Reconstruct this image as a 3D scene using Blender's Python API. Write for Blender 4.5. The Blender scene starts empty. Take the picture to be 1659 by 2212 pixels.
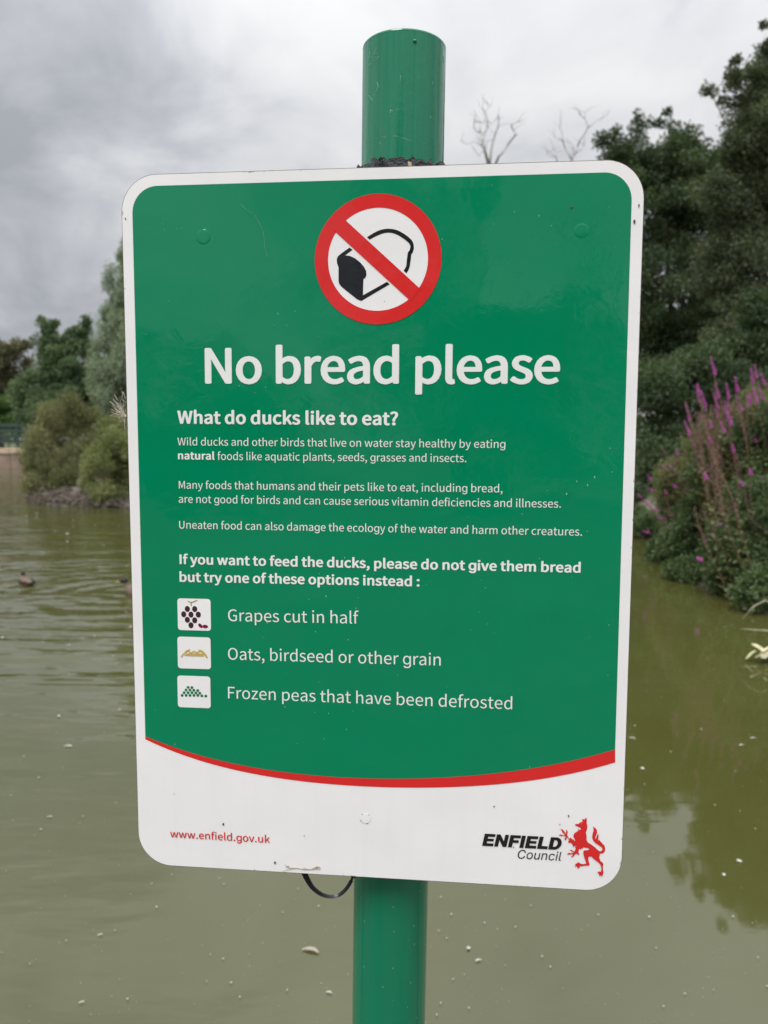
import bpy, math, random, json
import numpy as np
from mathutils import Vector, Matrix
C = bpy.context.scene.collection
SC = bpy.context.scene
rad = math.radians
random.seed(5)

# ------------------------------------------------------------------ camera
CAM = Vector((0.0, 0.0, 1.45))
PITCH, ROLL, FPX = 0.09163, 0.00345, 1662.0
_f = Vector((0, math.cos(PITCH), -math.sin(PITCH))); _u = Vector((0, math.sin(PITCH), math.cos(PITCH))); _r = Vector((1, 0, 0))
RT = math.cos(ROLL)*_r + math.sin(ROLL)*_u; UP = -math.sin(ROLL)*_r + math.cos(ROLL)*_u; FW = _f
cam = bpy.data.cameras.new('camera'); co = bpy.data.objects.new('camera', cam); C.objects.link(co)
M = Matrix((RT, UP, -FW)).transposed().to_4x4(); M.translation = CAM
co.matrix_world = M
cam.sensor_fit = 'VERTICAL'; cam.sensor_height = 36; cam.sensor_width = 27
cam.lens = FPX/2212*36; cam.clip_start = 0.02; cam.clip_end = 2000
cam.dof.use_dof = True; cam.dof.focus_distance = 0.66; cam.dof.aperture_fstop = 9.0
SC.camera = co

# ------------------------------------------------------------------ sky, sun, exposure
SC.view_settings.view_transform = 'Standard'; SC.view_settings.look = 'None'
SC.view_settings.exposure = 0.46; SC.view_settings.gamma = 1
SC.cycles.use_denoising = True
SC.cycles.max_bounces = 7; SC.cycles.diffuse_bounces = 3; SC.cycles.glossy_bounces = 3
SC.cycles.transmission_bounces = 3; SC.cycles.transparent_max_bounces = 6
SC.cycles.sample_clamp_indirect = 6
SUN_EL, SUN_AZ = rad(52), rad(205)      # azimuth clockwise from +Y: behind the camera, to its left
W = bpy.data.worlds.new('World'); SC.world = W; W.use_nodes = True
nt = W.node_tree; nt.nodes.clear()
def N(t, typ, **kw):
    n = t.nodes.new(typ)
    for k, v in kw.items():
        if k[0] == '_': n.inputs[int(k[1:])].default_value = v
        else: setattr(n, k, v)
    return n
def math_n(t, op, a, b=None, clamp=False):
    n = t.nodes.new('ShaderNodeMath'); n.operation = op; n.use_clamp = clamp
    for i, v in enumerate((a, b)):
        if v is None: continue
        if isinstance(v, (int, float)): n.inputs[i].default_value = v
        else: t.links.new(v, n.inputs[i])
    return n.outputs[0]
def ramp(t, fac, stops, interp='LINEAR'):
    n = t.nodes.new('ShaderNodeValToRGB'); n.color_ramp.interpolation = interp
    e = n.color_ramp.elements
    while len(e) < len(stops): e.new(0.5)
    for i, (p, c) in enumerate(stops):
        e[i].position = p; e[i].color = (*c, 1) if len(c) == 3 else c
    t.links.new(fac, n.inputs[0]); return n.outputs[0]
def mixc(t, fac, a, b, mode='MIX'):
    n = t.nodes.new('ShaderNodeMix'); n.data_type = 'RGBA'; n.blend_type = mode
    for i, v in ((0, fac), (6, a), (7, b)):
        if isinstance(v, (int, float)): n.inputs[i].default_value = v
        elif isinstance(v, tuple): n.inputs[i].default_value = (*v, 1)
        else: t.links.new(v, n.inputs[i])
    return n.outputs[2]
sky = N(nt, 'ShaderNodeTexSky', sky_type='NISHITA', sun_disc=False, sun_elevation=SUN_EL, sun_rotation=SUN_AZ)
tc = N(nt, 'ShaderNodeTexCoord')
sep = N(nt, 'ShaderNodeSeparateXYZ'); nt.links.new(tc.outputs['Generated'], sep.inputs[0])
zz = math_n(nt, 'ADD', math_n(nt, 'MAXIMUM', sep.outputs[2], 0.0), 0.50)
cx = math_n(nt, 'DIVIDE', sep.outputs[0], zz); cy = math_n(nt, 'DIVIDE', sep.outputs[1], zz)
cmb = N(nt, 'ShaderNodeCombineXYZ', _2=3.0)
nt.links.new(math_n(nt, 'ADD', cx, 14.34), cmb.inputs[0]); nt.links.new(math_n(nt, 'ADD', cy, -8.42), cmb.inputs[1])
n1 = N(nt, 'ShaderNodeTexNoise', _2=1.25, _3=4.0, _4=0.50); nt.links.new(cmb.outputs[0], n1.inputs[0]); n1.inputs['Distortion'].default_value = 0.25
n2 = N(nt, 'ShaderNodeTexNoise', _2=4.4, _3=5.0, _4=0.52); nt.links.new(cmb.outputs[0], n2.inputs[0]); n2.inputs['Distortion'].default_value = 0.35
dens = math_n(nt, 'ADD', math_n(nt, 'MULTIPLY', n1.outputs[0], 0.50), math_n(nt, 'MULTIPLY', n2.outputs[0], 0.50))
cloud = ramp(nt, dens, [(0.38, (0.34, 0.355, 0.385)), (0.46, (0.47, 0.485, 0.515)), (0.52, (0.60, 0.61, 0.63)), (0.62, (0.70, 0.705, 0.712))])
zen = math_n(nt, 'ADD', math_n(nt, 'MULTIPLY', math_n(nt, 'POWER', math_n(nt, 'MAXIMUM', sep.outputs[2], 0.0), 3.2), 2.9), 0.79)
vm = N(nt, 'ShaderNodeVectorMath', operation='SCALE'); nt.links.new(cloud, vm.inputs[0]); nt.links.new(zen, vm.inputs[3])
b1 = N(nt, 'ShaderNodeBackground', _1=0.08); nt.links.new(sky.outputs[0], b1.inputs[0])
b2 = N(nt, 'ShaderNodeBackground', _1=1.0); nt.links.new(vm.outputs[0], b2.inputs[0])
mx = N(nt, 'ShaderNodeMixShader', _0=0.96); nt.links.new(b1.outputs[0], mx.inputs[1]); nt.links.new(b2.outputs[0], mx.inputs[2])
wo = N(nt, 'ShaderNodeOutputWorld'); nt.links.new(mx.outputs[0], wo.inputs[0])
sun = bpy.data.lights.new('sun', 'SUN'); sun.energy = 1.5; sun.angle = rad(24); sun.color = (1, 0.965, 0.91)
so = bpy.data.objects.new('sun', sun); C.objects.link(so)
sd = Vector((math.sin(SUN_AZ)*math.cos(SUN_EL), math.cos(SUN_AZ)*math.cos(SUN_EL), math.sin(SUN_EL)))
so.rotation_euler = sd.to_track_quat('Z', 'Y').to_euler(); so.location = sd*50

# ------------------------------------------------------------------ helpers
def ray(px, py): return FW + RT*((px-829.5)/FPX) - UP*((py-1106)/FPX)
def sight(px, py, dist):
    d = ray(px, py); return CAM + d*(dist/d.y)
def on_water(px, py, z=0.0):
    d = ray(px, py); return CAM + d*((z-CAM.z)/d.z)
def tag(o, label=None, cat=None, group=None, kind=None):
    if label: o['label'] = label
    if cat: o['category'] = cat
    if group: o['group'] = group
    if kind: o['kind'] = kind
    return o
def empty(name, loc=(0, 0, 0), rz=0.0):
    o = bpy.data.objects.new(name, None); C.objects.link(o); o.location = loc; o.rotation_euler = (0, 0, rz)
    o.empty_display_size = 0.1; return o
def mesh_from(name, v, f, smooth=False):
    m = bpy.data.meshes.new(name); m.from_pydata([tuple(p) for p in v], [], f); m.update()
    if smooth: m.polygons.foreach_set('use_smooth', [True]*len(m.polygons))
    return m
def link(name, me, mat=None, parent=None):
    o = bpy.data.objects.new(name, me); C.objects.link(o)
    if mat and not me.materials: me.materials.append(mat)
    if parent: o.parent = parent
    return o
def obj(name, v, f, mat, parent=None, smooth=False): return link(name, mesh_from(name, v, f, smooth), mat, parent)
def tube(pts, radii, n=7, cap=True):
    V = []; F = []
    pts = [Vector(p) for p in pts]
    for i, p in enumerate(pts):
        t = (pts[min(i+1, len(pts)-1)] - pts[max(i-1, 0)]).normalized()
        a = t.cross(Vector((0.13, 0.21, 0.97)) if abs(t.z) < 0.9 else Vector((1, 0.1, 0))).normalized(); b = t.cross(a)
        for k in range(n):
            th = 2*math.pi*k/n; V.append(p + (a*math.cos(th)+b*math.sin(th))*radii[i])
    for i in range(len(pts)-1):
        for k in range(n):
            F.append((i*n+k, i*n+(k+1) % n, (i+1)*n+(k+1) % n, (i+1)*n+k))
    if cap:
        F.append(tuple(range(n))[::-1]); F.append(tuple((len(pts)-1)*n+k for k in range(n)))
    return V, F
def join(parts):
    V = []; F = []
    for v, f in parts:
        o = len(V); V += list(v); F += [tuple(i+o for i in q) for q in f]
    return V, F
def dome(c, r, flat=1.0, seed=0, jit=0.0, n=7, m=4):
    rs = random.Random(seed); V = []; F = []
    for j in range(m+1):
        ph = math.pi*j/m - math.pi/2
        for k in range(n):
            th = 2*math.pi*k/n; q = 1+jit*(rs.random()-.5)
            V.append(Vector(c)+Vector((r*q*math.cos(ph)*math.cos(th), r*q*math.cos(ph)*math.sin(th), r*q*flat*math.sin(ph))))
    for j in range(m):
        for k in range(n): F.append((j*n+k, j*n+(k+1) % n, (j+1)*n+(k+1) % n, (j+1)*n+k))
    return V, F

# ------------------------------------------------------------------ materials
def newmat(name):
    m = bpy.data.materials.new(name); m.use_nodes = True; t = m.node_tree
    return m, t, t.nodes['Principled BSDF']
def noise(t, scale, detail=3, rough=.5, coord='Object', vec=None, dist=0):
    n = N(t, 'ShaderNodeTexNoise', _2=scale, _3=detail, _4=rough); n.inputs['Distortion'].default_value = dist
    if vec is None:
        q = N(t, 'ShaderNodeTexCoord'); vec = q.outputs[coord]
    t.links.new(vec, n.inputs[0]); return n.outputs[0]
def simple(name, col, rough=.6, var=.25, scale=8, bump=0, bscale=30, spec=.5):
    m, t, b = newmat(name)
    f = noise(t, scale, 4, .6)
    c = ramp(t, f, [(0.3, tuple(x*(1-var) for x in col)), (0.7, tuple(min(1, x*(1+var)) for x in col))])
    t.links.new(c, b.inputs['Base Color']); b.inputs['Roughness'].default_value = rough
    b.inputs['Specular IOR Level'].default_value = spec
    if bump:
        bp = N(t, 'ShaderNodeBump'); bp.inputs['Strength'].default_value = bump; bp.inputs['Distance'].default_value = .02
        t.links.new(noise(t, bscale, 5, .6), bp.inputs['Height']); t.links.new(bp.outputs[0], b.inputs['Normal'])
    return m
def sign_print(name, col, speck=0.0):
    """laminated print on sheet metal: gloss film, faint pimples and creases in it, pale abrasion specks"""
    m, t, b = newmat(name)
    q = N(t, 'ShaderNodeTexCoord'); P = q.outputs['Object']
    tone = noise(t, 9, 3, .6, vec=P)
    c = mixc(t, tone, tuple(x*.965 for x in col), tuple(min(1, x*1.035) for x in col))
    fine = noise(t, 900, 2, .5, vec=P)
    c = mixc(t, math_n(t, 'MULTIPLY', fine, .12), c, tuple(x*.88 for x in col))
    st = N(t, 'ShaderNodeMapping'); st.inputs['Scale'].default_value = (1, 1, .07); t.links.new(P, st.inputs[0])
    c = mixc(t, math_n(t, 'MULTIPLY', ramp(t, noise(t, 55, 4, .6, vec=st.outputs[0]), [(.45, (0, 0, 0)), (.75, (1, 1, 1))]), .13), c, tuple(x*.80+.006 for x in col))
    if speck:
        mp = N(t, 'ShaderNodeMapping'); mp.inputs['Scale'].default_value = (1, 1, .45); mp.inputs['Rotation'].default_value = (0, .6, 0); t.links.new(P, mp.inputs[0])
        v = N(t, 'ShaderNodeTexVoronoi', _2=330.0); t.links.new(mp.outputs[0], v.inputs[0])
        area = math_n(t, 'MULTIPLY', ramp(t, noise(t, 10, 3, .6, vec=P), [(.50, (0, 0, 0)), (.70, (1, 1, 1))]), .16)
        s = math_n(t, 'LESS_THAN', v.outputs['Distance'], area)
        sp = N(t, 'ShaderNodeSeparateColor'); t.links.new(v.outputs['Color'], sp.inputs[0])
        s = math_n(t, 'MULTIPLY', s, math_n(t, 'GREATER_THAN', sp.outputs[0], .82))
        c = mixc(t, math_n(t, 'MULTIPLY', s, speck), c, (.45, .62, .55))
    t.links.new(c, b.inputs['Base Color'])
    b.inputs['Roughness'].default_value = .04; b.inputs['Specular IOR Level'].default_value = .38
    w = math_n(t, 'ADD', math_n(t, 'MULTIPLY', noise(t, 7, 2, .5, vec=P), 1.0), math_n(t, 'MULTIPLY', noise(t, 75, 3, .55, vec=P, dist=.6), .035))
    bp = N(t, 'ShaderNodeBump'); bp.inputs['Strength'].default_value = .55; bp.inputs['Distance'].default_value = .006
    t.links.new(w, bp.inputs['Height']); t.links.new(bp.outputs[0], b.inputs['Normal'])
    return m
def leafmat(name, c0, c1, c2, trans=.35, rough=.5, spec=.35):
    m, t, b = newmat(name)
    a = N(t, 'ShaderNodeAttribute', attribute_name='tone')
    c = ramp(t, a.outputs['Fac'], [(0, c0), (.5, c1), (1, c2)])
    t.links.new(c, b.inputs['Base Color']); b.inputs['Roughness'].default_value = rough; b.inputs['Specular IOR Level'].default_value = spec
    tr = N(t, 'ShaderNodeBsdfTranslucent'); t.links.new(mixc(t, 1.0, c, (1.1, 1.25, .55), 'MULTIPLY'), tr.inputs[0])
    ms = N(t, 'ShaderNodeMixShader', _0=trans); t.links.new(b.outputs[0], ms.inputs[1]); t.links.new(tr.outputs[0], ms.inputs[2])
    t.links.new(ms.outputs[0], t.nodes['Material Output'].inputs[0]); return m

M_bark = simple('bark', (.10, .08, .06), .9, .35, 6, .8, 25)
M_dead = simple('bleached_dead_wood', (.44, .42, .40), .85, .25, 4, .5, 25)
M_earth = simple('bank_earth', (.13, .105, .08), .95, .45, 1.6, 1, 9)
M_ground = simple('rough_ground', (.07, .085, .035), .95, .5, 1.0, 1, 6)

# ------------------------------------------------------------------ terrain and water
ISL = (-5.0, 19.6, 3.7, 3.1)
def pond_sd(x, y):
    """positive inside the pond (metres to its shore, roughly)"""
    if y < 6.4: xr = 3.2 - (6.4-y)*.05
    elif y < 12.5: xr = 3.2+(y-6.4)*.15
    else: xr = 4.1+(y-12.5)*.14
    wob = .18*math.sin(y*1.3)+.1*math.sin(y*3.1)
    near = .95 + .05*math.sin(x*2)
    d = min(xr+wob-x, y-near, 41+math.sin(x*.5)*.5-y, x+34)
    e = (math.hypot((x-ISL[0])/ISL[2], (y-ISL[1])/ISL[3])-1)*3.3 + .12*math.sin(x*4+y)
    return min(d, e)
def ground_z(x, y):
    d = pond_sd(x, y)
    if d > 0: return max(-.7, -.06-d*.9)
    k = -d
    z = min(.22, .05+k*.9) if y < 3 or (math.hypot(x-ISL[0], y-ISL[1]) < 5) else min(.7, .03+k*.75)
    if math.hypot(x-ISL[0], y-ISL[1]) < 5: z = min(.30, .05+k*.4)
    return z + .035*math.sin(x*5.1+y*2.3)*math.sin(y*4.3-x) * min(1, k*2)
def axis(vals): return sorted(set(round(v, 3) for v in vals))
gx = axis(list(np.arange(-12, 9, .25))+[-400, -250, -150, -100, -70, -50, -42, -38, -36, -35, -34, -33.5, -33, -30, -26, -22, -18, -15, 10, 12, 15, 20, 30, 45, 70, 100, 150, 250, 400])
gy = axis(list(np.arange(-2, 26, .25))+[-400, -200, -100, -50, -25, -12, -6, 28, 31, 34, 37, 39, 40, 40.5, 41, 41.5, 42, 43, 44, 46, 50, 60, 80, 120, 200, 350, 600])
gv = [(x, y, ground_z(x, y)) for y in gy for x in gx]; nx = len(gx)
gf = [(j*nx+i, j*nx+i+1, (j+1)*nx+i+1, (j+1)*nx+i) for j in range(len(gy)-1) for i in range(nx-1)]
mg, t, b = newmat('bank_ground')
fz = noise(t, 1.3, 5, .65)
g = N(t, 'ShaderNodeNewGeometry'); s_ = N(t, 'ShaderNodeSeparateXYZ'); t.links.new(g.outputs['Position'], s_.inputs[0])
hgt = math_n(t, 'ADD', math_n(t, 'MULTIPLY', s_.outputs[2], 1.5), math_n(t, 'MULTIPLY', math_n(t, 'SUBTRACT', fz, .22), .9))
cc = ramp(t, hgt, [(.35, (.055, .045, .033)), (.72, (.17, .14, .11)), (1.15/1.6, (.19, .16, .125)), (1, (.075, .095, .035))])
t.links.new(cc, b.inputs['Base Color']); b.inputs['Roughness'].default_value = .95
bp = N(t, 'ShaderNodeBump'); bp.inputs['Strength'].default_value = 1; bp.inputs['Distance'].default_value = .06
t.links.new(noise(t, 9, 6, .7), bp.inputs['Height']); t.links.new(bp.outputs[0], b.inputs['Normal'])
tag(obj('ground', gv, gf, mg, smooth=True), kind='structure')

DUCK1 = on_water(52, 1262); DUCK2 = on_water(272, 1283)
mw, t, b = newmat('murky_pond_water')
g = N(t, 'ShaderNodeNewGeometry'); P = g.outputs['Position']
sx = N(t, 'ShaderNodeSeparateXYZ'); t.links.new(P, sx.inputs[0])
mp = N(t, 'ShaderNodeMapping'); mp.inputs['Rotation'].default_value = (0, 0, .22); mp.inputs['Scale'].default_value = (.42, 1.35, 1); t.links.new(P, mp.inputs[0])
swell = noise(t, 1.5, 3, .5, vec=mp.outputs[0], dist=.5)
chop = noise(t, 7.5, 2, .5, vec=mp.outputs[0], dist=.3)
calm = ramp(t, math_n(t, 'ADD', math_n(t, 'MULTIPLY', sx.outputs[0], .14), math_n(t, 'MULTIPLY', noise(t, .35, 2, vec=P), .5)), [(-.0, (1, 1, 1)), (.33, (.10, .10, .10))])
calm.node.color_ramp.elements[0].position = 0.0
farup = ramp(t, math_n(t, 'MULTIPLY', sx.outputs[1], .1), [(.25, (.25, .25, .25)), (.55, (.85, .85, .85))])
amp = math_n(t, 'MULTIPLY', calm, farup)
h = math_n(t, 'MULTIPLY', math_n(t, 'ADD', math_n(t, 'MULTIPLY', swell, 1.0), math_n(t, 'MULTIPLY', chop, .16)), amp)
for dk, k, am in ((DUCK2, 21.0, .085), (DUCK1, 26.0, .03)):
    sb = N(t, 'ShaderNodeVectorMath', operation='SUBTRACT'); t.links.new(P, sb.inputs[0]); sb.inputs[1].default_value = dk
    ln = N(t, 'ShaderNodeVectorMath', operation='LENGTH'); t.links.new(sb.outputs[0], ln.inputs[0]); L = ln.outputs['Value']
    wob = math_n(t, 'MULTIPLY', noise(t, 1.1, 2, vec=P), 3.0)
    w_ = math_n(t, 'SINE', math_n(t, 'ADD', math_n(t, 'MULTIPLY', L, k), wob))
    dec = math_n(t, 'DIVIDE', am, math_n(t, 'ADD', 1.0, math_n(t, 'MULTIPLY', math_n(t, 'MULTIPLY', L, L), .8)))
    h = math_n(t, 'ADD', h, math_n(t, 'MULTIPLY', w_, dec))
bp = N(t, 'ShaderNodeBump'); bp.inputs['Strength'].default_value = 1; bp.inputs['Distance'].default_value = .055
t.links.new(h, bp.inputs['Height']); t.links.new(bp.outputs[0], b.inputs['Normal'])
mur = noise(t, .5, 3, .5, vec=P)
t.links.new(ramp(t, mur, [(.3, (.066, .069, .016)), (.7, (.076, .079, .024))]), b.inputs['Base Color'])
b.inputs['Roughness'].default_value = .035; b.inputs['IOR'].default_value = 1.76
wv = []; wf = []
wxs = [-34.8, -20, -10, -5, 0, 5, 10, 14]; wys = [.6, 5, 10, 20, 30, 43]
wv = [(x, y, 0) for y in wys for x in wxs]
wf = [(j*8+i, j*8+i+1, (j+1)*8+i+1, (j+1)*8+i) for j in range(5) for i in range(7)]
tag(obj('water', wv, wf, mw), kind='structure')

# ------------------------------------------------------------------ foliage
def unit(rng, n):
    v = rng.normal(size=(n, 3)); return v/np.linalg.norm(v, axis=1)[:, None]
def leaves(name, parent, mat, cl, count, size, seed=1, flat=.75, aspect=.5, droop=.2, kind=None):
    rng = np.random.default_rng(seed); cl = np.asarray(cl, float)
    p = cl[:, 3]**1.5; idx = rng.choice(len(cl), count, p=p/p.sum())
    ct = rng.uniform(0, 1, len(cl))
    d = unit(rng, count); rr = cl[idx, 3]*rng.uniform(0, 1, count)**.42
    rr *= 1+.35*rng.random(count)**4
    pos = cl[idx, :3] + d*rr[:, None]*np.array([1, 1, flat])
    a = unit(rng, count)*.8 + d*.6; a[:, 2] -= droop; a /= np.linalg.norm(a, axis=1)[:, None]
    s = np.cross(a, unit(rng, count)); s /= np.linalg.norm(s, axis=1)[:, None]
    L = (size*rng.uniform(.6, 1.35, count))[:, None]
    V = np.empty((count, 4, 3)); V[:, 0] = pos; V[:, 1] = pos+a*L*.45+s*L*aspect*.5; V[:, 2] = pos+a*L; V[:, 3] = pos+a*L*.45-s*L*aspect*.5
    me = bpy.data.meshes.new(name); me.vertices.add(count*4); me.vertices.foreach_set('co', V.astype(np.float32).ravel())
    me.loops.add(count*4); me.loops.foreach_set('vertex_index', np.arange(count*4, dtype=np.int32))
    me.polygons.add(count); me.polygons.foreach_set('loop_start', np.arange(0, count*4, 4, dtype=np.int32)); me.polygons.foreach_set('loop_total', np.full(count, 4, np.int32))
    me.update(); me.validate()
    at = me.attributes.new('tone', 'FLOAT', 'POINT')
    tone = np.clip(.62*ct[idx]+.38*rng.random(count), 0, 1)
    at.data.foreach_set('value', np.repeat(tone, 4).astype(np.float32))
    o = link(name, me, mat, parent)
    if kind: o['kind'] = kind
    return o
def clumps(ell, base, rng, n, r0, r1, hollow=.35):
    """clump centres in a set of ellipsoids given as (centre, rx, ry, rz); coordinates relative to base"""
    vol = np.array([e[1]*e[3]*max(e[2], .4) for e in ell])**.8
    out = []
    for i in list(range(len(ell)))*3+list(rng.choice(len(ell), n, p=vol/vol.sum())):
        c, rx, ry, rz = ell[i]; d = unit(rng, 1)[0]; q = hollow+(1-hollow)*rng.random()**.6
        r = min(rng.uniform(r0, r1), max(.6*min(rx, rz), .6*r0))
        sc = np.array([max(rx-r*.6, rx*.4), max(ry-r*.6, ry*.4), max(rz-r*.6, rz*.4)])
        out.append((*(np.array(c)-np.array(base)+d*sc*q), r))
    return out
def PE(px, py, rx, ry, dist, depth=1.0):
    k = dist/FPX; c = sight(px, py, dist); return (c, rx*k, rx*k*depth, ry*k)
def tree(name, label, cat, ell, nc, cr, nleaf, lsize, mat, seed, trunk_r=.16, base=None, group=None, nlimb=8, aspect=.5, droop=.2, flat=.75, bark=None, trunk=True):
    rng = np.random.default_rng(seed)
    big = max(ell, key=lambda e: e[1]*e[3])
    if base is None: base = Vector((big[0][0], big[0][1]+.2, 0))
    base = Vector((base[0], base[1], ground_z(base[0], base[1])-.05))
    root = empty(name, base); tag(root, label, cat, group)
    cl = clumps(ell, base, rng, nc, *cr)
    leaves('crown', root, mat, cl, nleaf, lsize, seed, flat, aspect, droop)
    top = max(c[2] for c in cl)
    if trunk:
        hx, hy = big[0][0]-base.x, big[0][1]-base.y
        pts = [(hx*s*s+.15*math.sin(s*5+seed), hy*s*s, top*.68*s) for s in np.linspace(0, 1, 8)]
        v, f = tube(pts, [trunk_r*(1.25-.25*min(1, i))*(1-i/8.2) for i in range(8)], 9)
        obj('trunk', v, f, bark or M_bark, root, True)
        for c in sorted(cl, key=lambda c: -math.hypot(c[0]-hx, c[1]-hy))[:nlimb*3:3]:
            s = min(.8, max(.12, c[2]/top*.6)); a = Vector((hx*s*s+.15*math.sin(s*5+seed), hy*s*s, top*.68*s)); e = Vector(c[:3])
            mid = a.lerp(e, .5)+Vector((0, 0, (e-a).length*.10))
            v, f = tube([a, a.lerp(mid, .5)+Vector((0, 0, .06)), mid, e], [trunk_r*.26*(1-s*.5), trunk_r*.2*(1-s*.5), trunk_r*.12, trunk_r*.04], 6)
            obj('limb', v, f, bark or M_bark, root, True)
    return root
L_dark = leafmat('alder_leaf', (0.0312, 0.0511, 0.0262), (0.0588, 0.0936, 0.0415), (0.1127, 0.1499, 0.0667))
L_oak = leafmat('broad_leaf', (0.0474, 0.0624, 0.0354), (0.0834, 0.1075, 0.0564), (0.1463, 0.1674, 0.0953))
L_willow = leafmat('willow_leaf', (0.1619, 0.2072, 0.1469), (0.246, 0.2988, 0.2159), (0.3553, 0.4155, 0.31))
L_mid = leafmat('mid_green_leaf', (0.0646, 0.0987, 0.0508), (0.1185, 0.1731, 0.0911), (0.1955, 0.2569, 0.134))
L_olive = leafmat('olive_leaf', (0.1272, 0.1407, 0.0663), (0.2083, 0.2083, 0.1072), (0.3137, 0.2935, 0.1586))
L_yell = leafmat('yellow_green_leaf', (0.1314, 0.1571, 0.0672), (0.2237, 0.2493, 0.1082), (0.3391, 0.3519, 0.1724))
L_bright = leafmat('fresh_green_leaf', (.04, .085, .025), (.07, .14, .035), (.12, .20, .06))
L_brown = leafmat('browning_leaf', (0.0702, 0.0702, 0.0437), (0.1326, 0.1248, 0.0702), (0.2184, 0.1872, 0.1092))
L_bank = leafmat('bank_herb_leaf', (0.0456, 0.0758, 0.0311), (0.0828, 0.131, 0.0526), (0.1602, 0.2084, 0.0938))

# ---- right side
tree('broadleaf_tree', 'tallest dark green tree rising out of the frame at the right', 'tree',
     [PE(1740, 300, 170, 230, 20), PE(1720, 560, 190, 230, 20), PE(1655, 235, 60, 75, 20), PE(1700, 160, 80, 110, 20), PE(1655, 330, 70, 90, 20), PE(1690, 200, 90, 120, 20.6), PE(1600, 300, 35, 32, 20, .8), PE(1640, 400, 70, 80, 20),
      PE(1555, 190, 50, 17, 20, .6), PE(1520, 196, 22, 10, 20, .6), PE(1590, 165, 34, 24, 20, .6), PE(1610, 205, 46, 26, 20, .7), PE(1575, 215, 30, 16, 20, .6), PE(1590, 128, 16, 14, 19.6, .6), PE(1640, 150, 38, 22, 20, .6), PE(1655, 85, 22, 30, 20, .7), PE(1652, 52, 12, 10, 19.8, .7),
      PE(1640, 760, 150, 170, 19), PE(1612, 335, 58, 60, 20), PE(1575, 430, 75, 80, 20), PE(1560, 560, 70, 90, 20)],
     520, (.16, .50), 165000, .088, L_oak, 11, .26, base=(10.6, 20.4), nlimb=14)
tree('alder_tree', 'dark green bushy tree behind the sign\'s top right corner, left of the tallest tree', 'tree',
     [PE(1345, 335, 58, 40, 28), PE(1300, 305, 26, 26, 28, .7), PE(1330, 290, 14, 22, 28, .7), PE(1385, 285, 30, 42, 28, .7), PE(1378, 252, 9, 14, 28, .7), PE(1425, 262, 26, 13, 28, .6), PE(1440, 240, 10, 8, 28, .6), PE(1470, 350, 60, 38, 28),
      PE(1500, 330, 22, 22, 28), PE(1545, 335, 46, 46, 28), PE(1420, 360, 120, 50, 28), PE(1450, 300, 60, 34, 28), PE(1500, 420, 110, 70, 28), PE(1400, 460, 130, 120, 28), PE(1520, 470, 120, 110, 28), PE(1440, 640, 150, 130, 27), PE(1560, 700, 120, 150, 27), PE(1390, 760, 100, 130, 27)],
     520, (.22, .62), 165000, .11, L_dark, 12, .22, base=(10.4, 28.5), nlimb=14)
tree('dark_shrub', 'dense dark green shrub at the water edge between the sign and the purple flowers', 'shrub',
     [PE(1420, 880, 75, 130, 15.5), PE(1510, 860, 110, 150, 16), PE(1400, 1020, 45, 110, 14.5), PE(1395, 1085, 45, 50, 13.6), PE(1340, 1080, 60, 50, 14), PE(1500, 1010, 110, 100, 14.5), PE(1620, 900, 90, 150, 15.5)],
     170, (.16, .42), 60000, .075, L_dark, 13, .09, base=(6.0, 15.8))
tree('holly_shrub', 'grey green shrub above the flower spikes, under the tallest tree', 'shrub',
     [PE(1610, 760, 70, 60, 17), PE(1500, 790, 60, 50, 17), PE(1640, 680, 50, 60, 17)], 60, (.2, .4), 18000, .08, L_dark, 14, .07, base=(7.6, 17.3))

# ---- left side
tree('willow_tree', 'tall silvery willow half hidden behind the sign\'s left edge', 'tree',
     [PE(285, 590, 30, 70, 31), PE(262, 560, 10, 30, 31, .7), PE(278, 520, 12, 22, 31, .7), PE(240, 610, 20, 40, 31, .8), PE(228, 700, 18, 60, 31, .8), PE(300, 690, 62, 110, 31), PE(248, 690, 22, 60, 31, .8), PE(285, 820, 82, 110, 31), PE(225, 800, 34, 90, 31, .8)],
     190, (.25, .55), 85000, .13, L_willow, 21, .2, base=(-9.8, 31.3), aspect=.28, droop=.7, flat=1.2)
tree('round_tree', 'mid green tree on the far bank left of the silvery willow', 'tree',
     [PE(155, 800, 60, 90, 34), PE(172, 725, 24, 40, 34, .8), PE(185, 695, 12, 20, 34, .8), PE(150, 740, 20, 30, 34, .8), PE(105, 770, 40, 55, 34), PE(100, 712, 22, 24, 34, .8), PE(90, 690, 9, 8, 34, .7), PE(120, 700, 9, 8, 34, .7), PE(75, 850, 60, 66, 34), PE(205, 850, 50, 70, 34), PE(130, 760, 30, 40, 34, .8), PE(130, 890, 90, 60, 33)],
     190, (.22, .55), 70000, .13, L_mid, 22, .16, base=(-13.8, 42.0))
tree('far_oak', 'brownish tree cut off by the photo\'s left edge', 'tree',
     [PE(5, 790, 62, 78, 50), PE(42, 742, 26, 18, 50, .8), PE(-60, 800, 90, 100, 50), PE(60, 790, 14, 26, 50, .8)], 90, (.4, .9), 26000, .2, L_brown, 23, .28, base=(-25, 50.5))
tree('green_shrub', 'fresh green shrub on the far bank above the railing', 'shrub',
     [PE(25, 895, 55, 48, 46), PE(-60, 890, 80, 55, 46), PE(85, 920, 35, 30, 46)], 60, (.3, .6), 20000, .14, L_bright, 24, .08, base=(-23, 46.4), nlimb=4)
isl = 'bushes on the small island'
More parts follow.
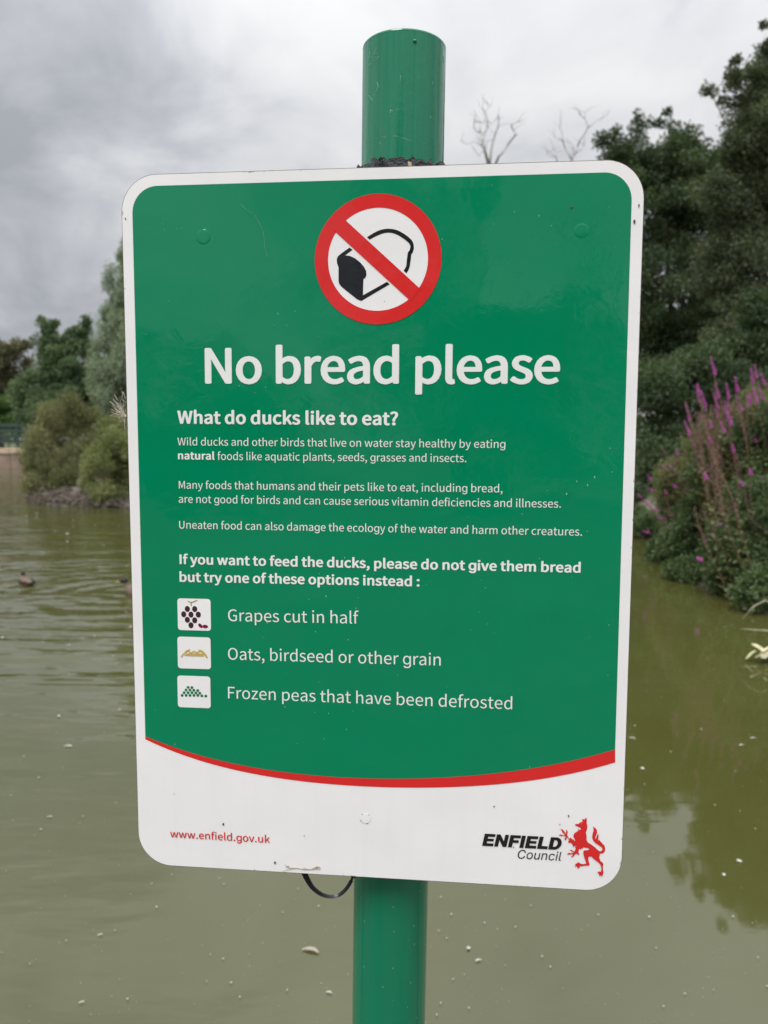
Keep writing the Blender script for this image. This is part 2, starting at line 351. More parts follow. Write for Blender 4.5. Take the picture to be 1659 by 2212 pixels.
tree('olive_bush', 'olive brown willow bush on the island, left of the rounder yellow green one', 'bush',
     [PE(120, 985, 82, 72, 19.6), PE(135, 905, 58, 50, 19.8, .9), PE(185, 960, 46, 60, 19.8, .9), PE(90, 935, 38, 42, 19.6, .9), PE(150, 872, 16, 22, 19.8, .8), PE(195, 905, 26, 36, 20, .9), PE(55, 990, 30, 50, 19.4, .8), PE(100, 1045, 60, 22, 18.9, .7), PE(165, 1030, 40, 30, 18.8, .7)],
     130, (.10, .26), 42000, .075, L_olive, 25, .05, base=(-8.0, 19.8), group=isl, aspect=.28, droop=-.5, flat=1.5)
tree('yellow_green_bush', 'rounded yellow green bush overhanging the water at the sign\'s left edge', 'bush',
     [PE(255, 1000, 74, 82, 17.4), PE(240, 935, 40, 34, 17.5, .9), PE(300, 990, 70, 90, 17.6), PE(230, 1062, 50, 30, 17, .9), PE(190, 1030, 24, 34, 17.6, .8)],
     120, (.10, .24), 42000, .07, L_yell, 26, .05, base=(-5.9, 17.9), group=isl, aspect=.32, droop=-.1, flat=1.1)
tree('reddish_bush', 'thin reddish brown bush on the island behind the yellow green one', 'bush',
     [PE(262, 905, 34, 40, 20.5), PE(320, 900, 50, 60, 20.5)], 40, (.12, .26), 9000, .07, L_brown, 27, .04, base=(-6.4, 20.6), group=isl, nlimb=4, droop=-.3)
# ---- far bank, mostly behind the sign
hid = 'trees on the far bank behind the sign'
for i, (px, py, rx, ry, d, mt, lab) in enumerate([
        (420, 800, 110, 160, 44, L_mid, 'mid green tree on the far bank just right of the willow'),
        (600, 830, 120, 130, 45, L_dark, 'dark low tree behind the left half of the sign'),
        (770, 800, 110, 160, 46, L_olive, 'olive green tree directly behind the pole'),
        (960, 820, 120, 150, 45, L_dark, 'dark tree beneath the left bare tree'),
        (1140, 790, 120, 170, 44, L_mid, 'mid green tree between the two bare trees'),
        (1290, 760, 100, 200, 43, L_dark, 'dark tree beside the bushy alder')]):
    tree('bank_tree', lab, 'tree', [PE(px, py, rx, ry, d), PE(px-40, py+70, rx*.9, ry*.5, d), PE(px+50, py+60, rx*.8, ry*.6, d)], 60, (.5, 1.1), 9000, .26, mt, 40+i, .25, group=hid, nlimb=5)
tree('left_bank_tree', 'broad tree outside the view beyond the left edge of the pond', 'tree',
     [PE(-420, 800, 200, 220, 40)], 60, (.6, 1.2), 9000, .28, L_mid, 55, .3, nlimb=4)

wd = empty('woodland', (0, 75, 0)); tag(wd, 'far belt of woodland closing the view behind the pond', 'woodland', kind='stuff')
rg = np.random.default_rng(91); WC = []
for k in range(420):
    x = rg.uniform(-75, 75); hmax = 4.6+1.6*math.sin(x*.21)+1.2*math.sin(x*.57+1)
    WC.append((x, rg.uniform(-9, 5)-.004*x*x, rg.uniform(.3, 1)*hmax, rg.uniform(.9, 1.9)))
leaves('foliage', wd, L_mid, WC, 42000, .42, 92, .8, .6, .2, 'stuff')
# ---- two bare dead trees above the sign
def bare_tree(label, paths, dist, base, seed):
    rs = random.Random(seed); b = Vector((base[0], base[1], ground_z(*base)-.05)); root = empty('bare_tree', b); tag(root, label, 'tree', 'bare dead trees')
    for i, (w0, w1, pts) in enumerate(paths):
        P3 = []
        for j, (x, y) in enumerate(pts):
            px, py = (1100+x/3.607)*.86406, (200+y/3.607)*.86406
            rs2 = random.Random(int(x*7+y*13)); P3.append(sight(px, py, dist+rs2.uniform(-.5, .5))-b)
        if i == 0: P3 = [Vector((0, 0, 0)), P3[0]*.4+Vector((.2, 0, 0)), P3[0]*.75+Vector((-.1, 0, 0))]+P3
        n = len(P3); v, f = tube(P3, [.62*(w0+(w1-w0)*k/(n-1)) for k in range(n)], 6)
        bo = obj('trunk' if i == 0 else 'branch', v, f, M_dead, root, True)
        for q in range(2 if i else 4):
            j = rs.randrange(max(1, n-3), n) if n > 3 else n-1
            a = P3[j]; d = Vector((rs.uniform(-1, 1), rs.uniform(-.4, .4), rs.uniform(.1, 1))).normalized()*rs.uniform(.3, .8)
            v, f = tube([a, a+d*.5+Vector((0, 0, .05)), a+d], [.013, .010, .004], 4); obj('twig', v, f, M_dead, bo)
bare_tree('bare dead tree above the sign, nearer the pole', [
    (.20, .06, [(430, 730), (405, 640), (385, 560), (370, 480)]),
    (.055, .02, [(370, 480), (330, 462), (308, 435), (306, 380), (320, 350)]), (.03, .012, [(310, 372), (350, 385), (410, 375)]),
    (.05, .02, [(370, 480), (362, 430), (366, 385)]),
    (.05, .02, [(380, 500), (410, 460), (432, 410), (425, 350), (402, 285), (385, 260), (360, 235)]), (.025, .01, [(404, 290), (425, 262), (432, 235)]), (.02, .008, [(430, 258), (455, 240)]),
    (.03, .012, [(430, 370), (465, 397), (490, 370), (522, 325)]),
    (.09, .03, [(450, 760), (460, 640), (480, 540), (505, 470), (525, 420), (532, 360), (524, 310)]), (.025, .01, [(490, 490), (465, 460), (440, 430)]),
    (.10, .035, [(500, 760), (530, 690), (575, 640), (615, 575), (660, 520), (688, 490), (665, 455), (648, 430), (640, 400)]), (.02, .008, [(650, 425), (665, 400), (690, 385)]),
    (.03, .01, [(395, 600), (350, 565), (300, 560), (240, 578), (190, 560)]),
    (.03, .012, [(392, 600), (360, 590), (352, 545)]), (.03, .012, [(400, 640), (372, 650), (350, 690)]), (.028, .01, [(405, 650), (420, 600), (416, 560)])],
    38, (8.2, 42.6), 3)
bare_tree('bare dead tree above the sign, nearer the leafy trees', [
    (.18, .06, [(1190, 720), (1215, 665), (1240, 600)]),
    (.06, .02, [(1240, 600), (1262, 545), (1300, 490), (1335, 430), (1325, 390), (1308, 350), (1280, 325), (1250, 302)]), (.025, .01, [(1310, 352), (1312, 320), (1302, 292)]),
    (.04, .015, [(1335, 430), (1375, 400), (1400, 375), (1450, 350), (1505, 322)]),
    (.06, .02, [(1190, 720), (1150, 655), (1122, 595), (1105, 545), (1098, 470), (1085, 410), (1088, 345)]), (.03, .012, [(1108, 552), (1080, 530), (1035, 515)]),
    (.04, .015, [(1215, 665), (1270, 630), (1300, 590), (1303, 530)]), (.03, .01, [(1215, 640), (1200, 600), (1185, 575)]),
    (.05, .03, [(1060, 760), (1048, 690), (1035, 655)]), (.03, .01, [(1040, 700), (1010, 670), (985, 650)]), (.03, .01, [(1045, 690), (1000, 690), (970, 680)])],
    38, (12.2, 42.8), 4)

# ---- trees at the photographer's back, which the gloss film and the painted pole mirror
for i, (x, y, r, h, lab) in enumerate([(-8.5, -15, 3.6, 4.4, 'lower dark tree behind the photographer, to the left'), (-1.2, -14, 3.0, 8.2, 'taller dark tree straight behind the photographer'),
                                       (5.6, -15, 3.8, 5.2, 'lower dark tree behind the photographer, to the right'), (13, -12, 3.6, 7.5, 'rounded tree behind the photographer at the far right'), (-15.5, -9, 3.4, 6.5, 'rounded tree behind the photographer at the far left')]):
    tree('path_tree', lab, 'tree', [(Vector((x, y, h*.5)), r, r*.8, h*.5), (Vector((x+.8, y, h*.35)), r, r, h*.33)], 70, (.4, .9), 9000, .2, L_dark, 70+i, .22, nlimb=3)

# ------------------------------------------------------------------ purple loosestrife on the right bank
L_stem = simple('loosestrife_stem', (.17, .105, .07), .8, .3, 12)
L_seed = simple('loosestrife_seed_head', (.21, .125, .10), .85, .35, 30)
M_petal, t, b = newmat('magenta_petal')
t.links.new(ramp(t, noise(t, 60, 2), [(.3, (.42, .05, .33)), (.7, (.62, .12, .50))]), b.inputs['Base Color']); b.inputs['Roughness'].default_value = .6
L_loose = leafmat('loosestrife_leaf', (0.0936, 0.117, 0.0437), (0.156, 0.1794, 0.0702), (0.2496, 0.234, 0.1092))
rs = random.Random(8)
stem_me = []; seed_me = []; sleaf = []
for k in range(5):
    bend = .10+.10*rs.random(); pts = [(bend*s*s, .02*math.sin(s*6+k), s) for s in np.linspace(0, 1, 7)]
    v, f = tube(pts, [.0042*(1-.65*i/6) for i in range(7)], 4); stem_me.append(mesh_from('stem', v, f))
    parts = []
    for q in range(20):
        s = .66+.34*q/20; c = Vector((bend*s*s, .02*math.sin(s*6+k), s)); a = q*2.4
        parts.append(dome(c+Vector((.005*math.cos(a), .005*math.sin(a), 0)), .0062, 1.5, q, .5, 4, 2))
    v, f = join(parts); seed_me.append(mesh_from('seed_head', v, f))
    v = []; f = []
    for q in range(26):
        s = .12+.52*q/26; c = Vector((bend*s*s, .02*math.sin(s*6+k), s)); a = q*1.62+rs.random(); L = .085*(1.1-s)
        d = Vector((math.cos(a), math.sin(a), .45)); w = Vector((-math.sin(a), math.cos(a), 0))*.012; o_ = len(v)
        v += [c, c+d*L*.4+w, c+d*L, c+d*L*.4-w]; f.append((o_, o_+1, o_+2, o_+3))
    me = mesh_from('leaf_cluster', v, f); at = me.attributes.new('tone', 'FLOAT', 'POINT')
    at.data.foreach_set('value', np.repeat(np.random.default_rng(k).random(26), 4).astype(np.float32)); sleaf.append(me)
flow = []
for k in range(3):
    parts = []
    for q in range(26):
        h = .16*q/26; a = q*2.4; r = .0095*(1-.6*q/26)
        parts.append(dome(Vector((r*math.cos(a), r*math.sin(a), h)), .0082*(1-.45*q/26), .9, q+k*30, .7, 4, 2))
    v, f = join(parts); flow.append(mesh_from('flower_spike', v, f))
def loosestrife(label, base, spots, seed):
    rs = random.Random(seed); root = empty('loosestrife_plant', base); tag(root, label, 'plant', 'purple loosestrife plants on the right bank')
    base = Vector(base)
    for (x, y, tip, fl) in spots:
        g = Vector((x, y, ground_z(x, y)-.03)); d = Vector(tip)-g; L = d.length; k = rs.randrange(5)
        q = d.to_track_quat('Z', 'Y'); sc = L
        s = link('stem', stem_me[k], L_stem, root); s.location = g-base; s.rotation_mode = 'QUATERNION'; s.rotation_quaternion = q; s.scale = (sc,)*3
        c = link('leaf_cluster', sleaf[k], L_loose, s); c['kind'] = 'stuff'
        link('seed_head', seed_me[k], L_seed, s)
        if fl:
            fo = link('flower_spike', flow[rs.randrange(3)], M_petal, s)
            fo.location = stem_me[k].vertices[-1].co - Vector((0, 0, .02)); fo.scale = (1.25/sc, 1.25/sc, fl/sc)
def tips(pxs, dist, seed, fan=.5):
    rs = random.Random(seed); out = []
    for (px, py, fl) in pxs:
        d = dist+rs.uniform(-.5, .5); T = sight(px, py, d)
        x = T.x+rs.uniform(.05, .3)+fan*(.3+.4*rs.random()); y = d+rs.uniform(-.25, .25)
        out.append((x, y, T, fl))
    return out
def c3(x, y): return ((1500+x/2.3285)*.86406, (850+y/2.3285)*.86406)
fl_back = [(625, 200), (825, 210), (855, 235), (915, 225), (945, 255), (775, 290), (760, 330), (570, 345), (615, 310), (680, 325), (645, 380), (585, 380), (850, 320), (895, 330), (870, 350), (740, 415), (625, 430), (550, 455), (690, 480), (935, 480), (955, 530), (930, 430), (528, 545), (700, 520), (770, 470)]
fl_side = [(300, 805), (298, 875), (228, 910), (248, 960), (430, 720), (440, 655), (412, 845), (375, 1040), (330, 990), (243, 1110), (535, 630), (572, 625), (585, 650), (285, 1220)]
fl_front = [(805, 770), (850, 810), (788, 840), (788, 980), (660, 1065), (595, 1165), (725, 635), (535, 790), (540, 1275), (660, 590)]
rr = random.Random(77)
loosestrife('tall purple loosestrife at the right edge, its magenta spikes against dark leaves', (4.6, 8.8, ground_z(4.6, 8.8)),
    tips([(*c3(x, y), rr.uniform(.8, 1.3)) for x, y in fl_back]+[(rr.uniform(1500, 1700), rr.uniform(875, 1010), 0) for _ in range(120)]+[(rr.uniform(1520, 1690), rr.uniform(840, 960), rr.uniform(.3, .8)) for _ in range(34)]+[(rr.uniform(1480, 1700), rr.uniform(860, 960), 0) for _ in range(60)], 8.6, 1, .35), 1)
loosestrife('outermost loosestrife leaning out over the water beside the sign', (3.9, 10.2, ground_z(3.9, 10.2)),
    tips([(*c3(x, y), rr.uniform(.35, .6)) for x, y in fl_side]+[(1400+_*3+rr.uniform(-12, 12), 1060-_*4.2+rr.uniform(-40, 50), 0) for _ in range(40)]+[(1425+_*2.5+rr.uniform(-10, 20), 1075-_*3.6+rr.uniform(-20, 60), 0) for _ in range(36)]+[(1410+_*7+rr.uniform(-10, 10), 1080-_*11+rr.uniform(-30, 50), rr.uniform(.25, .45)) for _ in range(14)], 9.6, 2, .75), 2)
loosestrife('low straggling loosestrife in the leafy front of the right bank', (4.2, 7.6, ground_z(4.2, 7.6)),
    tips([(*c3(x, y), rr.uniform(.3, .5)) for x, y in fl_front]+[(rr.uniform(1500, 1690), rr.uniform(960, 1120), 0) for _ in range(34)], 7.4, 3, .35), 3)
hb = empty('bank_herbs', (4.3, 8, ground_z(4.3, 8))); tag(hb, 'tangle of green nettles and herbs under the purple flowers', 'plants', kind='stuff')
E_ = [PE(1570, 1040, 90, 90, 8.6), PE(1640, 1140, 110, 120, 7.4), PE(1520, 1130, 80, 70, 9), PE(1600, 1210, 90, 80, 7.3), PE(1465, 1110, 50, 40, 9.8), PE(1470, 1180, 50, 40, 9), PE(1660, 960, 90, 100, 8.2),
      PE(1540, 1210, 50, 40, 8), PE(1650, 1270, 50, 55, 6.6), PE(1560, 960, 70, 60, 9.2), PE(1440, 1190, 40, 50, 9.3), PE(1485, 1235, 50, 42, 8), PE(1560, 1245, 60, 38, 7.3), PE(1630, 1285, 50, 42, 6.5), PE(1410, 1120, 36, 22, 11), PE(1380, 1110, 22, 18, 12), PE(1400, 1130, 40, 26, 11.6), PE(1360, 1120, 40, 24, 12.6)]
rg = np.random.default_rng(5)
leaves('foliage', hb, L_bank, clumps(E_, hb.location, rg, 330, .06, .17), 78000, .042, 6, .8, .5, .1, 'stuff')
leaves('withered_foliage', hb, L_loose, clumps([PE(1560, 960, 90, 70, 9), PE(1480, 1040, 60, 60, 9.6), PE(1640, 900, 80, 55, 8.6), PE(1600, 950, 90, 60, 8.6), PE(1450, 1050, 40, 60, 9.8)], hb.location, rg, 190, .06, .15), 34000, .04, 7, 1.2, .3, -.5, 'stuff')
# dead stalks and a clump of withered pale leaves at the right edge of the frame
M_straw = simple('straw', (.42, .38, .26), .8, .25, 20)
M_pale = simple('withered_leaf', (.60, .56, .34), .8, .35, 30)
b0 = on_water(1668, 1350); ro = empty('dry_reed', b0); tag(ro, 'pale dry reed stalks arching over the water at the right edge', 'plant')
for pp, w in (([(1680, 1460), (1655, 1400), (1625, 1385), (1600, 1398), (1575, 1425)], .010), ([(1690, 1440), (1660, 1452), (1620, 1450), (1572, 1446)], .012), ([(1690, 1470), (1655, 1478), (1615, 1500)], .009)):
    P3 = [sight(x+28, y-88, 5.35) - b0 for x, y in pp]; v, f = tube(P3, [w*.5]+[w*.45]*(len(P3)-2)+[w*.1], 5); obj('stalk', v, f, M_straw, ro, True)
b0 = on_water(1655, 1432, .01); ro = empty('withered_leaves', b0); tag(ro, 'clump of withered cream leaves lying in the water at the right edge', 'leaves')
rs = random.Random(3)
for k in range(11):
    a = rs.uniform(-.6, .6)+math.pi*(k % 2); L = rs.uniform(.07, .16); c = Vector((rs.uniform(-.07, .12), rs.uniform(-.09, .10), .012+.006*k)); v = []; f = []
    for i in range(6):
        s = i/5; w = .024*math.sin(math.pi*(s*.9+.06)); p = c+Vector((math.cos(a)*L*(s-.5), math.sin(a)*L*(s-.5)*.8, .03*math.sin(s*3+k)+.01)); n_ = Vector((-math.sin(a), math.cos(a), .5*math.sin(k)))
        v += [p-n_*w, p+Vector((0, 0, .006)), p+n_*w]
        if i: o_ = (i-1)*3; f += [(o_, o_+1, o_+4, o_+3), (o_+1, o_+2, o_+5, o_+4)]
    obj('leaf', v, f, M_pale if k % 3 else M_straw, ro, True)

# ------------------------------------------------------------------ far bank wall and railing at the left
M_cop = simple('sandy_coping', (.52, .40, .29), .9, .12, 2, .4, 12)
M_brick = simple('weathered_brick_face', (.27, .20, .16), .95, .25, 1.2, .6, 8)
M_rail = simple('dark_green_rail', (.030, .060, .050), .6, .2, 5)
wl = empty('embankment_wall', (-23, 40.6, 0)); tag(wl, 'low reddish embankment wall with sandy top across the pond at the left', 'wall')
def box(x0, x1, y0, y1, z0, z1):
    v = [(x, y, z) for z in (z0, z1) for y in (y0, y1) for x in (x0, x1)]
    return v, [(0, 2, 3, 1), (4, 5, 7, 6), (0, 1, 5, 4), (1, 3, 7, 5), (3, 2, 6, 7), (2, 0, 4, 6)]
for k in range(9):
    obj('wall_face', *box(-11+k*2.6-1.29+.0, -11+k*2.6+1.29, .02, .9, -.8, .72+.015*(k % 2)), M_brick, wl)
    obj('coping_slab', *box(-11+k*2.6-1.285, -11+k*2.6+1.285, -.05, 1.3, .745, 1.02), M_cop, wl)
rl = empty('railing', (-23, 43.4, ground_z(-23, 43.4))); tag(rl, 'dark green railing behind the embankment wall across the pond', 'railing')
for k in range(12):
    v, f = box(-13+k*2.2-.05, -13+k*2.2+.05, -.05, .05, -.1, 1.75); obj('post', v, f, M_rail, rl)
for z in (.65, .95, 1.25, 1.55):
    v, f = box(-13, 11.4, -.02, .02, z-.1, z+.1); obj('rail', v, f, M_rail, rl)

# ------------------------------------------------------------------ ducks
M_dk = simple('dark_feathers', (.035, .028, .022), .7, .4, 60)
M_br = simple('mottled_brown_feathers', (.16, .105, .080), .75, .55, 55, .4, 90)
M_bill = simple('bill', (.42, .33, .06), .5, .15, 30)
M_wh = simple('white_feathers', (.75, .74, .70), .7, .1, 20)
M_eye = simple('eye_black', (.01, .01, .01), .2, .1, 20)
def loft(rings, n=12):
    V = []; F = []
    for (x, z, ry, rz) in rings:
        for k in range(n):
            a = 2*math.pi*k/n; V.append((x, ry*math.cos(a), z+rz*math.sin(a)))
    for i in range(len(rings)-1):
        for k in range(n): F.append((i*n+k, (i+1)*n+k, (i+1)*n+(k+1) % n, i*n+(k+1) % n))
    F.append(tuple(range(n))); F.append(tuple((len(rings)-1)*n+k for k in range(n))[::-1]); return V, F
def duck(label, loc, rz, headturn=0):
    r = empty('duck', loc, rz); tag(r, label, 'duck', 'ducks swimming on the pond')
    v, f = loft([(-.27, .085, .006, .006), (-.235, .075, .035, .016), (-.18, .045, .070, .045), (-.10, .030, .095, .070), (0, .028, .105, .078), (.08, .035, .098, .078), (.14, .05, .07, .068), (.165, .085, .045, .05), (.172, .13, .034, .042), (.176, .17, .036, .036), (.178, .20, .030, .018), (.178, .212, .01, .004)])
    obj('body', v, f, M_br, r, True)
    v, f = dome((.188, 0, .172), .040, .86, 0, 0, 12, 8); obj('head', [Vector((p.x+(p.x-.188)*.25, p.y*.85, p.z)) for p in v], f, M_dk, r, True)
    v, f = loft([(.218, .168, .016, .014), (.24, .160, .013, .008), (.262, .156, .014, .005), (.276, .155, .008, .003)], 8); obj('bill', v, f, M_bill, r, True)
    for s in (-1, 1):
        v, f = dome((.21, s*.030, .182), .0055, 1, 0, 0, 6, 4); obj('eye', v, f, M_eye, r, True)
        v, f = loft([(-.24, .09, .004, .004), (-.17, .075, .016, .022), (-.06, .062, .02, .042), (.04, .06, .018, .038), (.09, .06, .004, .012)], 8)
        obj('wing', [(p[0], p[1]+s*(.085+.0*p[0]) if p[0] > -.2 else p[1]+s*.035, p[2]) for p in v], f, M_dk, r, True)
    v, f = loft([(-.285, .10, .003, .002), (-.25, .088, .025, .006), (-.21, .07, .03, .01)], 8); obj('tail', v, f, M_wh, r, True)
    return r
duck('dark duck swimming by itself near the photo\'s left edge', DUCK1+Vector((.02, 0, -.01)), rad(128)).scale = (.64, .64, .64)
duck('brown duck with its rear hidden behind the sign\'s left edge', DUCK2+Vector((.15, 0, -.01)), rad(192)).scale = (.85, .85, .85)
v, f = dome((0, 0, 0), .10, .5, 4, .5, 9, 5)
o = obj('stone', v, f, simple('wet_stone', (.04, .035, .03), .5, .3), smooth=True); o.location = on_water(120, 1094); tag(o, 'small dark stone breaking the water in front of the island', 'stone')
# island shore: dark undercut roots and stones
isr = random.Random(12); st_m = simple('shore_stone', (.12, .10, .085), .9, .4, 3, .6, 10)
stn = mesh_from('shore_stone', *dome((0, 0, 0), .16, .55, 9, .55, 9, 5), True)
for k, px in enumerate(range(66, 300, 13)):
    a = (px-66)/234; py = 1074+a*26
    o = link('shore_stone', stn, st_m); o.location = on_water(px, py)+Vector((0, .1, .02)); o.scale = (isr.uniform(.6, 1.3), 1, isr.uniform(.5, 1.1)); o.rotation_euler = (0, 0, isr.uniform(0, 6))
    tag(o, 'grey brown stone or clod along the island\'s water line', 'stone', 'stones along the island shore')

# crumbled earth, clods and roots on the island's low bank
rs = random.Random(44); parts = []
for k in range(900):
    a = rs.uniform(math.pi, 2*math.pi) if k % 5 else rs.uniform(0, 2*math.pi); q = rs.uniform(.80, 1.03)
    x, y = ISL[0]+ISL[2]*q*math.cos(a), ISL[1]+ISL[3]*q*math.sin(a)
    parts.append(dome((x, y, max(-.01, ground_z(x, y))), rs.uniform(.02, .085), rs.uniform(.4, .9), k, .8, 6, 3))
v, f = join(parts); tag(obj('bank_clods', v, f, simple('clod', (.095, .078, .06), .95, .55, 2.5, .8, 14)), 'crumbled earth and clods on the island\'s low bank', 'earth', kind='stuff')
parts = []
for k in range(46):
    a = rs.uniform(math.pi*1.02, math.pi*1.75); x, y = ISL[0]+ISL[2]*.99*math.cos(a), ISL[1]+ISL[3]*.99*math.sin(a); z = ground_z(x, y)+.03
    parts.append(tube([(x, y, z+.06), (x+rs.uniform(-.2, .2), y-.12, z+.05), (x+rs.uniform(-.4, .4), y-.25, -.02)], [.012, .01, .004], 4))
v, f = join(parts); tag(obj('bank_roots', v, f, M_bark), 'bare dark roots hanging from the island\'s undercut bank', 'roots', kind='stuff')

# ------------------------------------------------------------------ things floating on the water
M_fl = simple('down', (.52, .51, .44), .8, .1, 40)
def feather_mesh(seed, n=6):
    rs = random.Random(seed); V = []; F = []
    for i in range(n+1):
        s = i/n; w = .15*math.sin(math.pi*min(1, s*.85+.1)); z = .10+.22*math.sin(math.pi*s)
        for k in (-1, 0, 1): V.append((s-.5, k*w*(1+.3*rs.uniform(-1, 1))+.15*math.sin(s*3), z-(.10 if k else 0)))
        if i: o_ = (i-1)*3; F += [(o_, o_+1, o_+4, o_+3), (o_+1, o_+2, o_+5, o_+4)]
    return V, F
M_soft = simple('waterlogged_down', (.34, .30, .23), .6, .2, 30)
fm = [mesh_from('feather', *feather_mesh(k), True) for k in range(3)]
cm = [mesh_from('crumb', *dome((0, 0, .15), .5, .5, k+3, .6, 7, 4), True) for k in range(3)]
def src(x, y): return (x*.86406, y*.86406)
def c5(x, y): return src(x/2.07375, 1700+y/2.07375)
def c4(x, y): return src(1100+x/2.0232, 1800+y/2.0232)
def c8(x, y): return src(x/3.4563, 1200+y/3.4563)
def c9(x, y): return src(680+x/3.318, 2100+y/3.318)
# (pixel, size in the picture in px, feather?, label)
named = [(c5(352, 343), 20, 1, 'white feather lying on the water at left, level with the red band'), (c5(257, 709), 12, 1, 'small white feather left of the sign\'s lower left edge'), (c5(519, 1321), 12, 1, 'bright white feather below and left of the sign\'s lower left corner'),
         (c5(423, 1671), 12, 1, 'bright white feather nearest the bottom edge at left'), (c9(320, 920), 42, 1, 'curved cream feather on the water left of the pole under the cable tie'), (c9(472, 1265), 15, 1, 'whitish scrap on the water close to the pole\'s left side'),
         (c4(975, 93), 16, 1, 'white feather beside the sign\'s right edge, level with the red band'), (c4(1585, 92), 14, 1, 'white feather near the right edge, upper of two'), (c4(1527, 127), 14, 1, 'white feather near the right edge, lower of two'), (c4(1514, 713), 14, 0, 'white crumb in the dark reflection, right of the emblem'),
         (c4(1435, 782), 12, 0, 'white crumb in the dark reflection just below another'), (c4(195, 1216), 16, 1, 'greyish scrap on the water right of the pole'), (c4(145, 1154), 12, 0, 'white crumb on the water right of the pole, above a greyish scrap'), (c8(583, 465), 11, 0, 'pale crumb on the water between the island and the ducks'),
         (c8(592, 1427), 12, 1, 'bright feather on the left water, midway down the sign'), (c8(22, 1362), 11, 0, 'round white crumb at the photo\'s left edge'), (c8(1128, 1270), 11, 0, 'white crumb touching the sign\'s left edge'), (c5(305, 187), 11, 0, 'pale crumb with an orange fleck left of the frozen peas picture'), (c5(620, 154), 11, 1, 'small feather left of the frozen peas picture'),
         (c9(1632, 897), 11, 1, 'white feather on the water right of the pole, lower right of the sign corner'), (c4(1023, 245), 14, 0, 'pale double crumb close to the sign\'s right edge')]
rs = random.Random(21)
def floater(p, size, fe, label, group=None):
    P = on_water(*p, .004); d = (P-CAM).length; s = size*(.80 if fe else .45 if group else .58)*d/FPX
    o = link('feather' if fe else 'crumb', rs.choice(fm) if fe else rs.choice(cm), M_fl)
    if size > 30: o.data = o.data.copy(); o.data.materials.clear(); o.data.materials.append(M_soft)
    o.location = P; o.scale = (s, s*(1.2 if not fe else 1.0), s*(.6 if not fe else .3)); o.rotation_euler = (0, 0, rs.uniform(-.5, .5)); tag(o, label, 'feather' if fe else 'crumb', group)
for p, s, fe, lab in named: floater(p, s, fe, lab)
small = [c5(431, 707), c5(601, 637), c5(125, 395), c5(202, 505), c5(56, 597), c5(212, 773), c5(595, 1296), c5(343, 1351), c5(1160, 1058), c5(1137, 1027), c5(1156, 1445), c5(1090, 1422), c5(1070, 1560), c5(812, 1176), c5(155, 1471), c5(891, 1008), c5(787, 1055), c5(661, 1653), c5(1488, 1607), c5(1243, 1642), c5(1198, 1567),
         c4(1322, 47), c4(1167, 160), c4(1493, 258), c4(1391, 430), c4(1518, 459), c4(1595, 550), c4(1608, 1200), c4(1655, 1345), c4(1383, 1362), c4(800, 984), c4(517, 1195), c4(558, 1247), c4(1095, 1152), c4(1131, 1448), c4(1240, 1384), c4(1058, 995), c4(290, 1057), c4(382, 1046), c4(226, 1025), c4(35, 1103), c4(147, 1455), c4(5, 895), c4(460, 938), c4(1482, 993), c4(1581, 1028), c4(985, 28), c4(1033, 325),
         c8(228, 312), c8(475, 440), c8(735, 570), c8(892, 565), c8(1028, 392), c8(820, 390), c8(1100, 740), c8(880, 712), c8(868, 745), c8(782, 930), c8(1090, 1140), c8(818, 1345), c8(372, 1395), c8(410, 1520), c8(1040, 1410), c8(980, 1520), c8(633, 352), c8(318, 290), c8(368, 768),
         c9(1397, 473), c9(1488, 615), c9(1452, 813), c9(1385, 750), c9(1500, 1155), c9(1400, 1350), c9(1366, 1447), c9(386, 547), c9(90, 597), c9(216, 403)]
for p in small: floater(p, rs.uniform(4.2, 7.6), 0, 'tiny pale crumb floating on the pond', 'tiny crumbs floating on the pond')
rs = random.Random(31); parts = []
for k in range(520):
    px, py = rs.uniform(-60, 1720), 1150+1060*rs.random()**.7
    P = on_water(px, py, .003)
    if pond_sd(P.x, P.y) < .15: continue
    s = rs.uniform(.9, 2.6)*(P-CAM).length/FPX; a = rs.uniform(0, 3); c_, s_ = math.cos(a)*s*.5, math.sin(a)*s*.5; o_ = Vector((P.x, P.y, .003))
    parts.append(([o_+Vector((c_, s_, 0)), o_+Vector((-s_*.7, c_*.7, .001)), o_+Vector((-c_, -s_, 0)), o_+Vector((s_*.7, -c_*.7, .001))], [(0, 1, 2, 3)]))
v, f = join(parts); fo = obj('surface_dust', v, f, simple('surface_dust', (.42, .40, .30), .9, .4, 50)); tag(fo, 'fine pale dust and pollen specks spread over the pond', 'dust', kind='stuff')

# ------------------------------------------------------------------ the post
M_pole, t, b = newmat('green_post_paint')
q = N(t, 'ShaderNodeTexCoord'); P = q.outputs['Object']
mp = N(t, 'ShaderNodeMapping'); mp.inputs['Scale'].default_value = (1, 1, .03); t.links.new(P, mp.inputs[0])
c = mixc(t, noise(t, 12, 4, .6, vec=P), (.001, .190, .096), (.003, .205, .106))
v = N(t, 'ShaderNodeTexVoronoi', _2=170.0); t.links.new(P, v.inputs[0]); sc_ = N(t, 'ShaderNodeSeparateColor'); t.links.new(v.outputs['Color'], sc_.inputs[0])
c = mixc(t, math_n(t, 'MULTIPLY', ramp(t, noise(t, 30, 5, .65, vec=mp.outputs[0]), [(.48, (0, 0, 0)), (.75, (1, 1, 1))]), .35), c, (.03, .13, .075))
sp = math_n(t, 'MULTIPLY', math_n(t, 'LESS_THAN', v.outputs['Distance'], .13), math_n(t, 'GREATER_THAN', sc_.outputs[1], .93))
c = mixc(t, math_n(t, 'MULTIPLY', sp, .45), c, (.3, .42, .36)); t.links.new(c, b.inputs['Base Color'])
b.inputs['Roughness'].default_value = .07; b.inputs['Specular IOR Level'].default_value = .6
